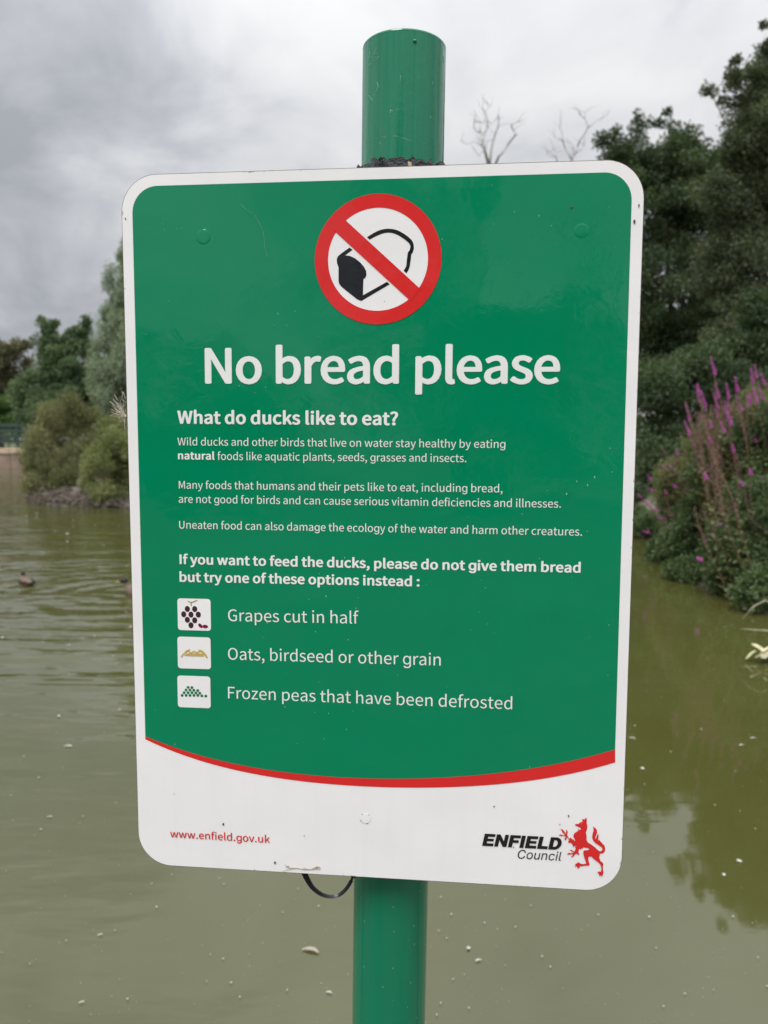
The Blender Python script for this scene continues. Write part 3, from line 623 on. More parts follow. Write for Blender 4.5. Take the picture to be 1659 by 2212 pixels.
bp = N(t, 'ShaderNodeBump'); bp.inputs['Strength'].default_value = .35; bp.inputs['Distance'].default_value = .003
t.links.new(math_n(t, 'ADD', noise(t, 26, 2, vec=mp.outputs[0]), math_n(t, 'MULTIPLY', noise(t, 60, 3, vec=P), .25)), bp.inputs['Height']); t.links.new(bp.outputs[0], b.inputs['Normal'])
PR = .0355
top = Vector((.0160, .6875, 1.782)); low = Vector((.0058, .7010, .85)); ax = (top-low).normalized()
basep = low - ax*((low.z-.12)/ax.z); post = empty('sign_post', basep); tag(post, 'round green painted steel post carrying the sign', 'post')
Lp = (top-basep).length; quat = ax.to_track_quat('Z', 'Y'); post.rotation_mode = 'QUATERNION'; post.rotation_quaternion = quat
def lathe(prof, n=72):
    V = [(r*math.cos(2*math.pi*k/n), r*math.sin(2*math.pi*k/n), z) for r, z in prof for k in range(n)]
    F = [(i*n+k, i*n+(k+1) % n, (i+1)*n+(k+1) % n, (i+1)*n+k) for i in range(len(prof)-1) for k in range(n)]
    return V, F
obj('tube', *lathe([(PR, -.3)]+[(PR, z) for z in np.linspace(0, Lp-.0022, 14)]), M_pole, post, True)
v, f = lathe([(PR+.00004, Lp-.0021), (PR+.00004, Lp-.0008), (PR-.0004, Lp-.0002), (PR-.0012, Lp), (.0005, Lp+.0003)]); obj('cap', v, f, M_pole, post, True)
# marks on the tube (local frame of the post): angle 0 faces the camera
qi = quat.inverted()
def pole_pt(px, py, lift=.00005):
    d = ray(px, py); o_ = CAM
    # intersect the line of sight with the tube
    A = qi @ (o_-basep); B = (qi @ d)
    a_ = B.x**2+B.y**2; b_ = 2*(A.x*B.x+A.y*B.y); c_ = A.x**2+A.y**2-(PR+lift)**2; disc = b_*b_-4*a_*c_
    if disc < 0: return None
    return A+B*((-b_-math.sqrt(disc))/(2*a_))
def cp(x, y): return src(850+x/4.74, 40+y/4.74)
M_scr = simple('scratch', (.38, .60, .50), .7, .2, 200)
for pts, w in (([(430, 385), (412, 420), (402, 465), (425, 455), (470, 440), (455, 480), (420, 535), (375, 570), (345, 575)], .00035), ([(440, 785), (452, 835), (430, 890), (400, 950)], .0003), ([(600, 1110), (598, 1155), (625, 1125), (590, 1118)], .0004),
               ([(345, 1495), (420, 1455), (520, 1430), (650, 1420), (760, 1450), (840, 1480), (1000, 1515), (1120, 1570), (1215, 1630)], .00028), ([(1228, 400), (1222, 480), (1232, 560)], .0004), ([(340, 940), (385, 1000)], .0002), ([(350, 420), (347, 500)], .0002), ([(715, 700), (712, 770)], .0002), ([(820, 915), (900, 940)], .0002)):
    P3 = [pole_pt(*cp(*p)) for p in pts]; P3 = [p for p in P3 if p]
    if len(P3) > 1: obj('scratch', *tube(P3, [w*.6]*len(P3), 4), M_scr, post)
p = pole_pt(*cp(885, 297), 0); obj('paint_blister', *dome(p, .0016, 1, 0, .1, 10, 6), M_pole, post, True)
_c = qi @ (CAM-basep); A0 = math.atan2(_c.y, _c.x)      # the side of the tube that faces the path
# crumpled black tape round the post above the sign
M_tape = simple('black_crumpled_tape', (.016, .016, .021), .16, .4, 60, 1, 260, 1.0)
M_foam = simple('tan_foam', (.46, .34, .22), .85, .15, 60)
tp = empty('crumpled_tape', basep+ax*((1.655-basep.z)/ax.z)); tag(tp, 'crumpled black tape wrapped round the post at the sign\'s top edge', 'tape'); tp.rotation_mode = 'QUATERNION'; tp.rotation_quaternion = quat
rs = random.Random(4); n = 120; V = []; F = []
for i in range(9):
    for k in range(n):
        a = 2*math.pi*k/n; cr = .0014*math.sin(a*17+i*1.3)+.0016*math.sin(a*41+i*2.1)+.0010*rs.uniform(-1, 1)
        r = PR+.0030+cr*(i/8); dip = .0045*math.exp(-(((a-A0+math.pi) % (2*math.pi)-math.pi)/.26)**2)
        z = i*.0031+(.0016*math.sin(a*9+1)+.0012*math.sin(a*23)+.0007*math.sin(a*57)-dip*.5)*(i/8)
        V.append((r*math.cos(a), r*math.sin(a), z))
for i in range(8):
    for k in range(n): F.append((i*n+k, i*n+(k+1) % n, (i+1)*n+(k+1) % n, (i+1)*n+k))
tpo = obj('tape_band', V, F, M_tape, tp)
V = [(((PR+.0008+.0026*j) * math.cos(a)), ((PR+.0008+.0026*j) * math.sin(a)), z) for a in np.linspace(A0-.36, A0+.36, 14) for j in (0, 1) for z in (0, .0212+.0018*math.sin((a-A0+.36)/.72*math.pi))]
F = []
for i in range(13):
    o_ = i*4; F += [(o_+1, o_+5, o_+7, o_+3), (o_+2, o_+6, o_+7, o_+3)[::-1], (o_, o_+4, o_+5, o_+1)]
obj('foam_strip', V, F, M_foam, tp, True)
for k in range(7):
    a = A0+(-1.3, -1.0, -.7, -.3, .18, .6, 1.0)[k]+rs.uniform(-.06, .06); r = PR+.0045; pts = []
    for i in range(5): pts.append(((r+.002*rs.random())*math.cos(a+i*.10), (r+.002*rs.random())*math.sin(a+i*.10), .022+.006*rs.random()))
    V = []; F = []
    for i, p in enumerate(pts):
        V += [p, (p[0]*1.06, p[1]*1.06, p[2]-.009-.003*rs.random())]
        if i: F.append((i*2-2, i*2-1, i*2+1, i*2))
    obj('tape_fold', V, F, M_tape, tp)

# ------------------------------------------------------------------ the sign
GL, GI = json.loads('''[{",":[97,[[[24,-60,26,-67,58,-53],[77,-27,77,7,77,30],[67,44,50,44,37,44],[26,36,26,22,26,8],[37,-1,50,-1,51,-1],[52,0,54,0,53,-21],[40,-38,19,-48,21,-54]]]],".":[97,[[[36,-5,49,-5,61,-5],[72,5,72,20,72,34],[61,44,49,44,36,44],[26,34,26,20,26,5]]]],":":[97,[[[36,137,49,137,61,137],[72,146,72,161,72,175],[61,186,49,186,36,186],[26,175,26,161,26,146]],[[36,-5,49,-5,61,-5],[72,5,72,20,72,34],[61,44,49,44,36,44],[26,34,26,20,26,5]]]],"?":[166,[[[54,138,62,77,72,77],[81,77,91,77,84,132],[147,153,147,204,147,243],[121,267,82,267,54,267],[31,253,15,235,21,229],[27,223,33,218,46,232],[61,240,78,240,104,240],[116,223,116,202,116,161]],[[64,-5,77,-5,90,-5],[101,5,101,20,101,34],[90,44,77,44,64,44],[55,34,55,20,55,5]]]],"F":[193,[[[35,86,35,0,46,0],[57,0,68,0,68,38],[68,77,68,115,100,115],[133,115,166,115,166,124],[166,133,166,143,133,143],[100,143,68,143,68,171],[68,200,68,229,106,229],[145,229,183,229,183,238],[183,248,183,257,134,257],[85,257,35,257,35,171]]]],"G":[241,[[[69,-5,136,-5,171,-5],[199,8,215,25,215,61],[215,97,215,133,187,133],[159,133,131,133,131,124],[131,115,131,106,149,106],[167,106,186,106,186,84],[186,61,186,39,175,29],[158,24,139,24,84,24],[54,64,54,129,54,193],[87,233,139,233,165,233],[181,222,194,209,200,216],[206,223,212,230,197,245],[174,261,138,261,70,261],[20,211,20,128,20,45]]]],"I":[103,[[[35,86,35,0,46,0],[57,0,68,0,68,86],[68,171,68,257,57,257],[46,257,35,257,35,171]]]],"M":[284,[[[35,86,35,0,45,0],[55,0,64,0,64,47],[64,95,64,142,64,164],[62,195,60,218,61,218],[61,218,62,218,69,198],[75,179,82,159,99,115],[115,70,131,26,138,26],[145,26,153,26,169,70],[185,115,201,159,208,179],[215,198,222,218,222,218],[223,218,223,218,221,195],[219,164,219,142,219,95],[219,47,219,0,229,0],[239,0,249,0,249,86],[249,171,249,257,236,257],[223,257,210,257,194,211],[177,165,161,119,155,102],[150,84,143,66,143,66],[142,66,142,66,136,84],[130,102,123,119,107,165],[91,211,74,257,61,257],[48,257,35,257,35,171]]]],"N":[253,[[[35,86,35,0,46,0],[56,0,66,0,66,45],[66,90,66,135,66,162],[63,189,62,215,62,215],[63,215,63,215,73,197],[82,180,91,162,122,108],[153,54,185,0,196,0],[207,0,218,0,218,86],[218,171,218,257,208,257],[197,257,187,257,187,212],[187,168,187,123,187,97],[189,68,192,42,191,42],[190,42,190,42,181,60],[171,77,162,95,131,149],[100,203,68,257,57,257],[46,257,35,257,35,171]]]],"O":[260,[[[65,-5,130,-5,194,-5],[239,47,239,129,239,211],[194,261,130,261,65,261],[20,211,20,129,20,47]],[[176,24,130,24,84,24],[54,65,54,129,54,193],[84,233,130,233,176,233],[206,193,206,129,206,65]]]],"U":[252,[[[74,-5,126,-5,179,-5],[218,23,218,106,218,156],[218,206,218,257,208,257],[198,257,187,257,187,206],[187,156,187,105,187,43],[160,24,126,24,93,24],[67,43,67,105,67,156],[67,206,67,257,56,257],[45,257,34,257,34,206],[34,156,34,106,34,23]]]],"W":[307,[[[45,86,63,0,76,0],[89,0,102,0,115,52],[127,103,140,155,144,175],[149,194,153,213,153,213],[154,213,154,213,159,194],[162,175,167,155,180,103],[193,52,206,0,219,0],[232,0,245,0,263,86],[280,171,298,257,288,257],[277,257,267,257,258,210],[249,164,239,117,235,89],[230,62,225,34,225,34],[224,34,223,34,217,62],[211,90,205,117,193,164],[181,210,169,257,160,257],[150,257,140,257,128,210],[116,164,104,117,98,89],[92,62,86,34,86,34],[85,34,85,34,79,62],[75,89,69,117,60,164],[51,210,42,257,31,257],[20,257,9,257,27,171]]]],"a":[197,[[[44,-5,76,-5,99,-5],[121,8,139,23,139,23],[140,23,140,23,141,15],[142,8,143,0,152,0],[160,0,169,0,169,39],[169,78,169,117,169,164],[150,195,103,195,72,195],[46,181,29,170,33,163],[37,155,41,148,56,158],[76,168,98,168,129,168],[137,145,137,120,56,111],[21,91,21,49,21,15]],[[103,21,85,21,66,21],[51,30,51,51,51,76],[73,92,137,99,137,81],[137,64,137,46,119,30]]]],"b":[216,[[[98,-5,116,-5,159,-5],[199,33,199,98,199,157],[172,195,123,195,102,195],[81,183,63,168,63,180],[64,191,64,202,64,228],[64,253,64,279,54,279],[43,279,32,279,32,186],[32,93,32,0,41,0],[49,0,58,0,59,7],[60,13,61,20,61,20],[62,20,62,20,78,5]],[[142,22,111,22,98,22],[81,27,64,42,64,75],[64,109,64,142,82,159],[99,168,115,168,151,168],[165,140,165,98,165,51]]]],"c":[179,[[[57,-5,107,-5,130,-5],[152,5,169,19,164,26],[159,34,155,41,143,30],[127,22,110,22,75,22],[51,51,51,95,51,139],[76,168,111,168,126,168],[138,161,149,152,154,159],[160,166,165,173,152,185],[134,195,110,195,61,195],[18,158,18,95,18,32]]]],"d":[217,[[[49,-5,97,-5,120,-5],[140,8,155,22,155,22],[155,22,156,22,157,15],[158,7,159,0,167,0],[176,0,185,0,185,93],[185,186,185,279,174,279],[163,279,153,279,153,254],[153,230,153,206,153,195],[154,184,154,173,138,187],[123,195,101,195,57,195],[19,157,19,95,19,32]],[[121,22,104,22,71,22],[51,49,51,95,51,139],[76,168,106,168,122,168],[137,162,153,148,153,115],[153,82,153,48,137,31]]]],"e":[194,[[[58,-5,109,-5,135,-5],[155,4,172,15,168,22],[164,29,160,36,146,27],[131,21,113,21,77,21],[52,47,50,88,92,88],[135,88,178,88,179,92],[179,99,179,106,179,160],[152,195,103,195,60,195],[18,157,18,95,18,32]],[[83,110,49,110,53,148],[77,169,104,169,134,169],[151,149,151,110,117,110]]]],"f":[114,[[[12,172,12,164,20,164],[29,164,37,164,37,109],[37,55,37,0,48,0],[59,0,69,0,69,55],[69,109,69,164,83,164],[96,164,110,164,110,173],[110,181,110,190,96,190],[83,190,69,190,69,200],[69,210,69,220,69,245],[78,258,96,258,103,258],[111,256,118,252,120,261],[122,269,125,277,116,281],[105,283,93,283,55,283],[37,259,37,221,37,210],[37,200,37,190,29,190],[20,189,12,188,12,180]]]],"g":[207,[[[119,-76,104,-76,90,-76],[78,-74,67,-70,57,-66],[48,-62,41,-55,35,-49],[29,-42,26,-35,34,-30],[42,-25,51,-21,54,-25],[57,-29,61,-33,65,-38],[71,-41,77,-44,84,-47],[93,-49,104,-49,119,-49],[132,-45,141,-38,151,-30],[156,-19,156,-3,156,10],[156,22,156,34,155,34],[154,34,153,34,151,30],[148,26,144,21,139,16],[134,12,126,8,119,4],[110,3,98,3,82,3],[69,6,57,14,44,21],[35,31,28,45,21,59],[17,76,17,96,17,115],[21,132,28,147,35,161],[44,173,56,181,69,188],[83,193,98,193,110,193],[120,191,127,187,134,183],[140,178,144,173,149,168],[152,164,154,160,155,160],[156,160,157,160,157,170],[157,180,157,190,167,190],[177,190,186,190,186,125],[186,61,186,-5,186,-21],[183,-35,175,-45,168,-56],[158,-63,146,-68,133,-73]],[[91,30,103,30,114,30],[124,32,132,38,140,43],[146,51,150,61,154,71],[156,83,156,97,156,110],[154,122,150,132,146,142],[140,151,132,156,124,162],[114,165,103,165,91,165],[81,162,73,156,65,150],[59,142,55,131,50,121],[48,110,48,97,48,83],[50,72,55,62,59,52],[65,44,73,38,81,33]]]],"h":[213,[[[32,93,32,0,43,0],[54,0,64,0,64,46],[64,92,64,138,83,157],[97,167,116,167,141,167],[152,152,152,116,152,77],[152,39,152,0,163,0],[174,0,184,0,184,40],[184,80,184,120,184,169],[166,195,126,195,100,195],[81,181,63,163,63,176],[64,189,64,202,64,228],[64,253,64,279,54,279],[43,279,32,279,32,186]]]],"i":[96,[[[32,63,32,0,43,0],[54,0,64,0,64,63],[64,127,64,190,54,190],[43,190,32,190,32,127]],[[36,229,48,229,61,229],[70,238,70,251,70,263],[61,271,48,271,36,271],[27,263,27,251,27,238]]]],"k":[193,[[[32,93,32,0,43,0],[53,0,64,0,64,17],[64,33,64,50,76,64],[88,78,99,92,118,61],[137,31,155,0,167,0],[178,0,190,0,166,38],[142,76,118,113,139,139],[160,165,181,190,169,190],[158,190,146,190,119,157],[92,123,65,90,65,90],[64,90,64,90,64,153],[64,216,64,279,53,279],[43,279,32,279,32,186]]]],"l":[99,[[[42,-5,66,-5,75,-5],[80,-3,84,-2,83,6],[81,15,80,23,76,22],[75,22,73,22,68,22],[64,26,64,36,64,117],[64,198,64,279,54,279],[43,279,32,279,32,198],[32,118,32,38,32,11]]]],"m":[324,[[[32,63,32,0,43,0],[54,0,64,0,64,46],[64,92,64,138,82,158],[98,167,112,167,136,167],[147,152,147,116,147,77],[147,39,147,0,158,0],[169,0,179,0,179,46],[179,92,179,138,197,158],[213,167,227,167,251,167],[263,152,263,116,263,77],[263,39,263,0,273,0],[284,0,294,0,294,40],[294,80,294,120,294,169],[276,195,237,195,214,195],[194,180,174,159,166,181],[151,195,121,195,99,195],[79,181,62,162,62,162],[62,162,62,162,61,172],[60,181,58,190,50,190],[41,190,32,190,32,127]]]],"n":[214,[[[32,63,32,0,43,0],[54,0,64,0,64,46],[64,92,64,138,83,157],[97,167,116,167,141,167],[152,152,152,116,152,77],[152,39,152,0,163,0],[174,0,184,0,184,40],[184,80,184,120,184,169],[166,195,126,195,100,195],[80,181,62,162,62,162],[62,162,62,162,61,172],[60,181,58,190,50,190],[41,190,32,190,32,127]]]],"o":[212,[[[60,-5,106,-5,153,-5],[194,32,194,95,194,158],[153,195,106,195,60,195],[18,158,18,95,18,32]],[[139,22,106,22,73,22],[51,51,51,95,51,139],[73,168,106,168,139,168],[161,139,161,95,161,51]]]],"p":[217,[[[32,10,32,-80,43,-80],[54,-80,64,-80,64,-59],[64,-37,64,-16,64,-5],[64,6,63,18,81,3],[99,-5,116,-5,159,-5],[199,33,199,98,199,157],[172,195,123,195,101,195],[79,182,62,168,62,168],[62,168,62,168,61,175],[60,183,58,190,50,190],[41,190,32,190,32,100]],[[142,22,111,22,98,22],[81,27,64,42,64,75],[64,109,64,142,83,159],[99,168,115,168,151,168],[165,140,165,98,165,51]]]],"q":[217,[[[153,-58,153,-80,163,-80],[174,-80,185,-80,185,10],[185,100,185,190,176,190],[168,190,159,190,158,184],[157,178,156,172,156,172],[156,172,155,172,139,187],[123,195,101,195,57,195],[19,157,19,95,19,32],[49,-5,97,-5,119,-5],[139,7,154,22,154,11],[153,-1,153,-13,153,-35]],[[121,22,104,22,71,22],[51,49,51,95,51,139],[76,168,106,168,122,168],[137,162,153,148,153,115],[153,82,153,48,137,31]]]],"r":[136,[[[32,63,32,0,43,0],[54,0,64,0,64,41],[64,81,64,122,77,154],[96,166,112,166,120,166],[124,165,131,163,133,172],[135,182,137,191,131,194],[125,195,116,195,95,195],[76,180,62,155,62,155],[62,155,62,155,61,167],[60,179,58,190,50,190],[41,190,32,190,32,127]]]],"s":[164,[[[55,-5,82,-5,127,-5],[151,21,151,52,151,88],[121,99,93,110,72,118],[52,125,52,143,52,158],[63,170,88,170,104,170],[118,163,131,153,136,160],[141,167,146,173,132,185],[111,195,87,195,46,195],[22,171,22,141,22,109],[50,96,77,86,98,78],[120,69,120,50,120,34],[108,20,83,20,60,20],[43,29,27,43,21,36],[16,29,11,22,29,7]]]],"t":[132,[[[51,-5,92,-5,104,-5],[116,-1,127,2,125,11],[123,19,121,27,114,24],[106,21,99,21,77,21],[70,35,70,58,70,93],[70,129,70,164,87,164],[104,164,121,164,121,173],[121,181,121,190,104,190],[87,190,70,190,70,208],[70,226,70,244,61,244],[52,244,43,244,42,226],[41,208,40,190,30,190],[19,189,9,188,9,180],[9,172,9,164,19,164],[28,164,38,164,38,129],[38,94,38,59,38,21]]]],"u":[213,[[[48,-5,88,-5,114,-5],[133,9,151,30,151,30],[151,30,152,30,152,20],[153,10,154,0,163,0],[172,0,181,0,181,63],[181,127,181,190,170,190],[159,190,149,190,149,145],[149,100,149,55,131,33],[117,23,97,23,72,23],[62,38,62,74,62,112],[62,151,62,190,51,190],[40,190,29,190,29,150],[29,110,29,70,29,21]]]],"v":[182,[[[50,63,73,0,86,0],[98,0,111,0,133,63],[155,127,178,190,167,190],[157,190,146,190,134,154],[122,118,110,82,105,63],[98,44,93,26,92,26],[92,26,91,26,85,44],[79,63,74,82,62,118],[50,154,38,190,27,190],[16,190,5,190,27,127]]]],"w":[281,[[[45,63,62,0,75,0],[87,0,99,0,108,34],[117,68,126,102,131,120],[135,138,139,157,140,157],[141,157,141,157,146,138],[149,120,154,103,163,68],[172,34,181,0,194,0],[207,0,220,0,237,63],[255,127,272,190,261,190],[251,190,241,190,232,153],[222,117,213,80,209,62],[206,45,202,27,201,27],[201,27,200,27,195,45],[191,62,187,80,177,117],[167,153,157,190,146,190],[136,190,126,190,116,153],[106,117,96,80,91,62],[87,45,83,27,83,27],[82,27,82,27,78,45],[74,62,70,80,61,117],[51,153,42,190,31,190],[20,190,9,190,27,127]]]],"y":[182,[[[27,-82,35,-82,73,-82],[93,-53,106,-16,130,53],[154,121,178,190,167,190],[157,190,147,190,135,155],[124,120,112,85,107,68],[102,48,97,31,96,31],[96,31,95,31,89,49],[82,68,76,85,63,120],[51,155,38,190,27,190],[16,190,5,190,30,127],[55,63,81,0,79,-5],[78,-10,77,-15,69,-38],[55,-56,34,-56,29,-56],[23,-54,19,-53,17,-61],[15,-70,13,-78,19,-81]]]],"z":[166,[[[12,6,12,0,60,0],[108,0,156,0,156,9],[156,17,156,26,122,26],[87,26,53,26,86,75],[120,124,153,173,153,179],[153,184,153,190,110,190],[66,190,23,190,23,181],[23,173,23,164,53,164],[83,164,112,164,79,115],[46,66,12,17,12,11]]]]," ":[0,[]]},{"E":[419,[[[165,0,60,0,60,170],[60,339,60,509,164,509],[268,509,372,509,372,490],[372,471,372,452,290,452],[207,452,125,452,125,396],[125,341,125,286,202,286],[278,286,355,286,355,267],[355,248,355,229,278,229],[202,229,125,229,125,172],[125,114,125,57,208,57],[292,57,375,57,375,38],[375,19,375,0,270,0]]]],"N":[523,[[[82,0,60,0,60,170],[60,339,60,509,85,509],[111,509,136,509,205,400],[274,291,343,183,349,174],[355,164,363,151,370,138],[379,123,388,107,396,90],[405,73,414,55,411,55],[408,54,405,54,403,72],[401,90,401,108,400,126],[399,142,399,157,399,172],[399,185,399,195,399,300],[399,404,399,509,420,509],[442,509,463,509,463,339],[463,170,463,0,438,0],[412,0,387,0,325,97],[264,193,202,290,194,303],[186,316,177,331,169,345],[159,362,148,381,137,400],[123,424,108,452,111,453],[115,453,119,454,120,428],[121,405,122,384,123,362],[124,344,124,328,125,312],[125,300,125,291,125,194],[125,97,125,0,103,0]]]],"F":[410,[[[82,0,60,0,60,170],[60,339,60,509,163,509],[266,509,369,509,369,490],[369,471,369,452,288,452],[206,452,125,452,125,394],[125,336,125,278,198,278],[272,278,346,278,346,259],[346,240,346,221,272,221],[198,221,125,221,125,147],[125,74,125,0,103,0]]]],"I":[300,[[[111,0,31,0,31,19],[31,38,31,57,60,57],[89,57,118,57,118,189],[118,320,118,452,89,452],[60,452,31,452,31,471],[31,490,31,509,111,509],[190,509,269,509,269,490],[269,471,269,452,240,452],[212,452,183,452,183,320],[183,189,183,57,212,57],[240,57,269,57,269,38],[269,19,269,0,190,0]]]],"L":[393,[[[160,0,60,0,60,170],[60,339,60,509,82,509],[103,509,125,509,125,358],[125,208,125,57,203,57],[282,57,361,57,361,38],[361,19,361,0,261,0]]]],"D":[502,[[[271,0,219,0,178,0],[137,0,96,0,96,19],[96,38,96,57,136,57],[175,57,215,57,256,57],[291,65,318,81,345,97],[366,119,379,149,392,179],[399,214,399,255,399,296],[392,331,379,361,366,390],[346,412,320,428,293,444],[260,452,221,452,178,452],[136,452,93,452,93,471],[93,490,93,509,137,509],[181,509,225,509,275,509],[317,499,353,478,388,458],[415,429,433,391,452,353],[462,308,462,255,462,202],[452,157,433,119,414,81],[387,51,351,31,314,10]],[[103,509,125,509,125,339],[125,170,125,0,103,0],[82,0,60,0,60,170],[60,339,60,509,82,509]]]],"C":[510,[[[293,-7,267,-7,223,-7],[184,4,150,25,116,46],[89,76,70,115,50,154],[40,201,40,254,40,308],[50,354,70,393,89,432],[116,462,150,484,184,505],[223,516,267,516,293,516],[317,512,340,504,363,497],[384,486,402,471,420,457],[436,439,448,418,460,398],[468,374,473,348,451,348],[430,348,408,348,404,366],[398,381,389,395,381,408],[370,419,357,428,345,438],[331,444,315,449,300,454],[284,456,267,456,236,456],[208,448,184,432,159,417],[139,394,125,364,111,334],[103,297,103,254,103,211],[111,175,125,145,140,115],[159,92,184,76,209,61],[236,53,267,53,284,53],[300,55,315,60,331,65],[345,71,357,81,370,90],[381,101,389,114,398,128],[404,143,408,160,430,160],[451,160,473,160,469,135],[460,111,448,91,436,70],[421,52,402,38,384,23],[363,12,341,5,318,-3]]]],"o":[415,[[[242,-8,207,-8,173,-8],[143,0,117,16,91,33],[71,56,56,85,41,114],[34,149,34,187,34,227],[41,262,56,291,71,321],[91,343,117,360,143,376],[173,384,207,384,242,384],[273,376,299,360,325,343],[345,321,359,291,374,262],[381,227,381,187,381,149],[374,114,359,85,345,56],[325,33,299,16,273,0]],[[182,46,207,46,233,46],[254,53,270,66,287,79],[299,96,307,117,315,139],[319,162,319,187,319,213],[315,236,307,258,299,280],[287,297,270,310,254,323],[233,330,207,330,182,330],[161,323,145,310,129,297],[116,280,108,258,100,237],[96,213,96,187,96,162],[100,139,108,117,116,96],[129,79,145,66,161,53]]]],"u":[410,[[[211,-5,182,-5,157,-5],[134,0,115,11,95,21],[80,37,69,59,58,80],[53,107,53,139,53,219],[53,299,53,379,73,379],[93,379,114,379,114,301],[114,222,114,144,114,114],[121,91,137,75,152,58],[173,50,200,50,218,50],[235,54,249,62,264,70],[275,81,283,97,292,112],[296,131,296,153,296,228],[296,304,296,379,316,379],[337,379,357,379,357,253],[357,126,357,0,337,0],[318,0,298,0,298,31],[298,61,298,92,301,92],[304,92,307,92,295,57],[279,32,257,17,235,2]]]],"n":[410,[[[114,249,114,227,114,151],[114,76,114,0,93,0],[73,0,53,0,53,126],[53,253,53,379,72,379],[92,379,112,379,112,349],[112,318,112,287,109,287],[106,287,102,287,114,322],[131,347,152,362,174,377],[199,384,227,384,253,384],[276,379,295,369,314,358],[330,342,341,321,352,299],[357,273,357,240,357,160],[357,80,357,0,337,0],[316,0,296,0,296,78],[296,157,296,235,296,265],[288,288,273,304,258,321],[237,329,210,329,192,329],[175,325,161,317,146,309],[135,298,126,283,118,267]]]],"c":[396,[[[226,-8,207,-8,173,-8],[143,0,117,16,91,33],[71,56,56,85,41,114],[34,149,34,187,34,227],[41,262,56,291,71,321],[91,343,117,360,143,376],[173,384,207,384,226,384],[243,382,260,377,276,372],[292,365,305,356,319,347],[330,335,340,322,350,309],[357,294,362,277,342,272],[322,267,303,262,300,272],[296,281,290,289,285,297],[278,305,270,311,262,317],[253,322,242,325,232,328],[220,330,207,330,182,330],[161,323,145,310,129,297],[116,280,108,258,100,237],[96,213,96,187,96,162],[100,139,108,117,116,96],[129,79,145,66,161,53],[182,46,207,46,220,46],[232,48,243,52,253,55],[263,60,271,66,279,72],[286,80,292,89,297,97],[301,107,304,117,324,112],[343,107,363,102,358,85],[351,70,341,56,332,43],[320,31,306,21,293,12],[277,4,261,-1,244,-6]]]],"i":[167,[[[73,0,53,0,53,126],[53,253,53,379,73,379],[93,379,114,379,114,253],[114,126,114,0,93,0]],[[95,443,84,443,72,443],[62,447,54,455,45,462],[41,472,41,483,41,494],[45,504,54,512,62,520],[72,524,84,524,95,524],[106,520,114,512,122,504],[126,494,126,483,126,472],[122,462,114,455,106,447]]]],"l":[189,[[[147,-2,139,-2,110,-2],[88,5,74,20,60,35],[53,57,53,84,53,226],[53,367,53,509,73,509],[93,509,114,509,114,372],[114,235,114,99,114,81],[116,69,120,62,125,55],[133,52,146,52,152,52],[157,52,160,53,164,53],[167,54,170,54,173,37],[177,20,181,3,175,1],[169,0,162,-1,154,-2]]]]}]''')
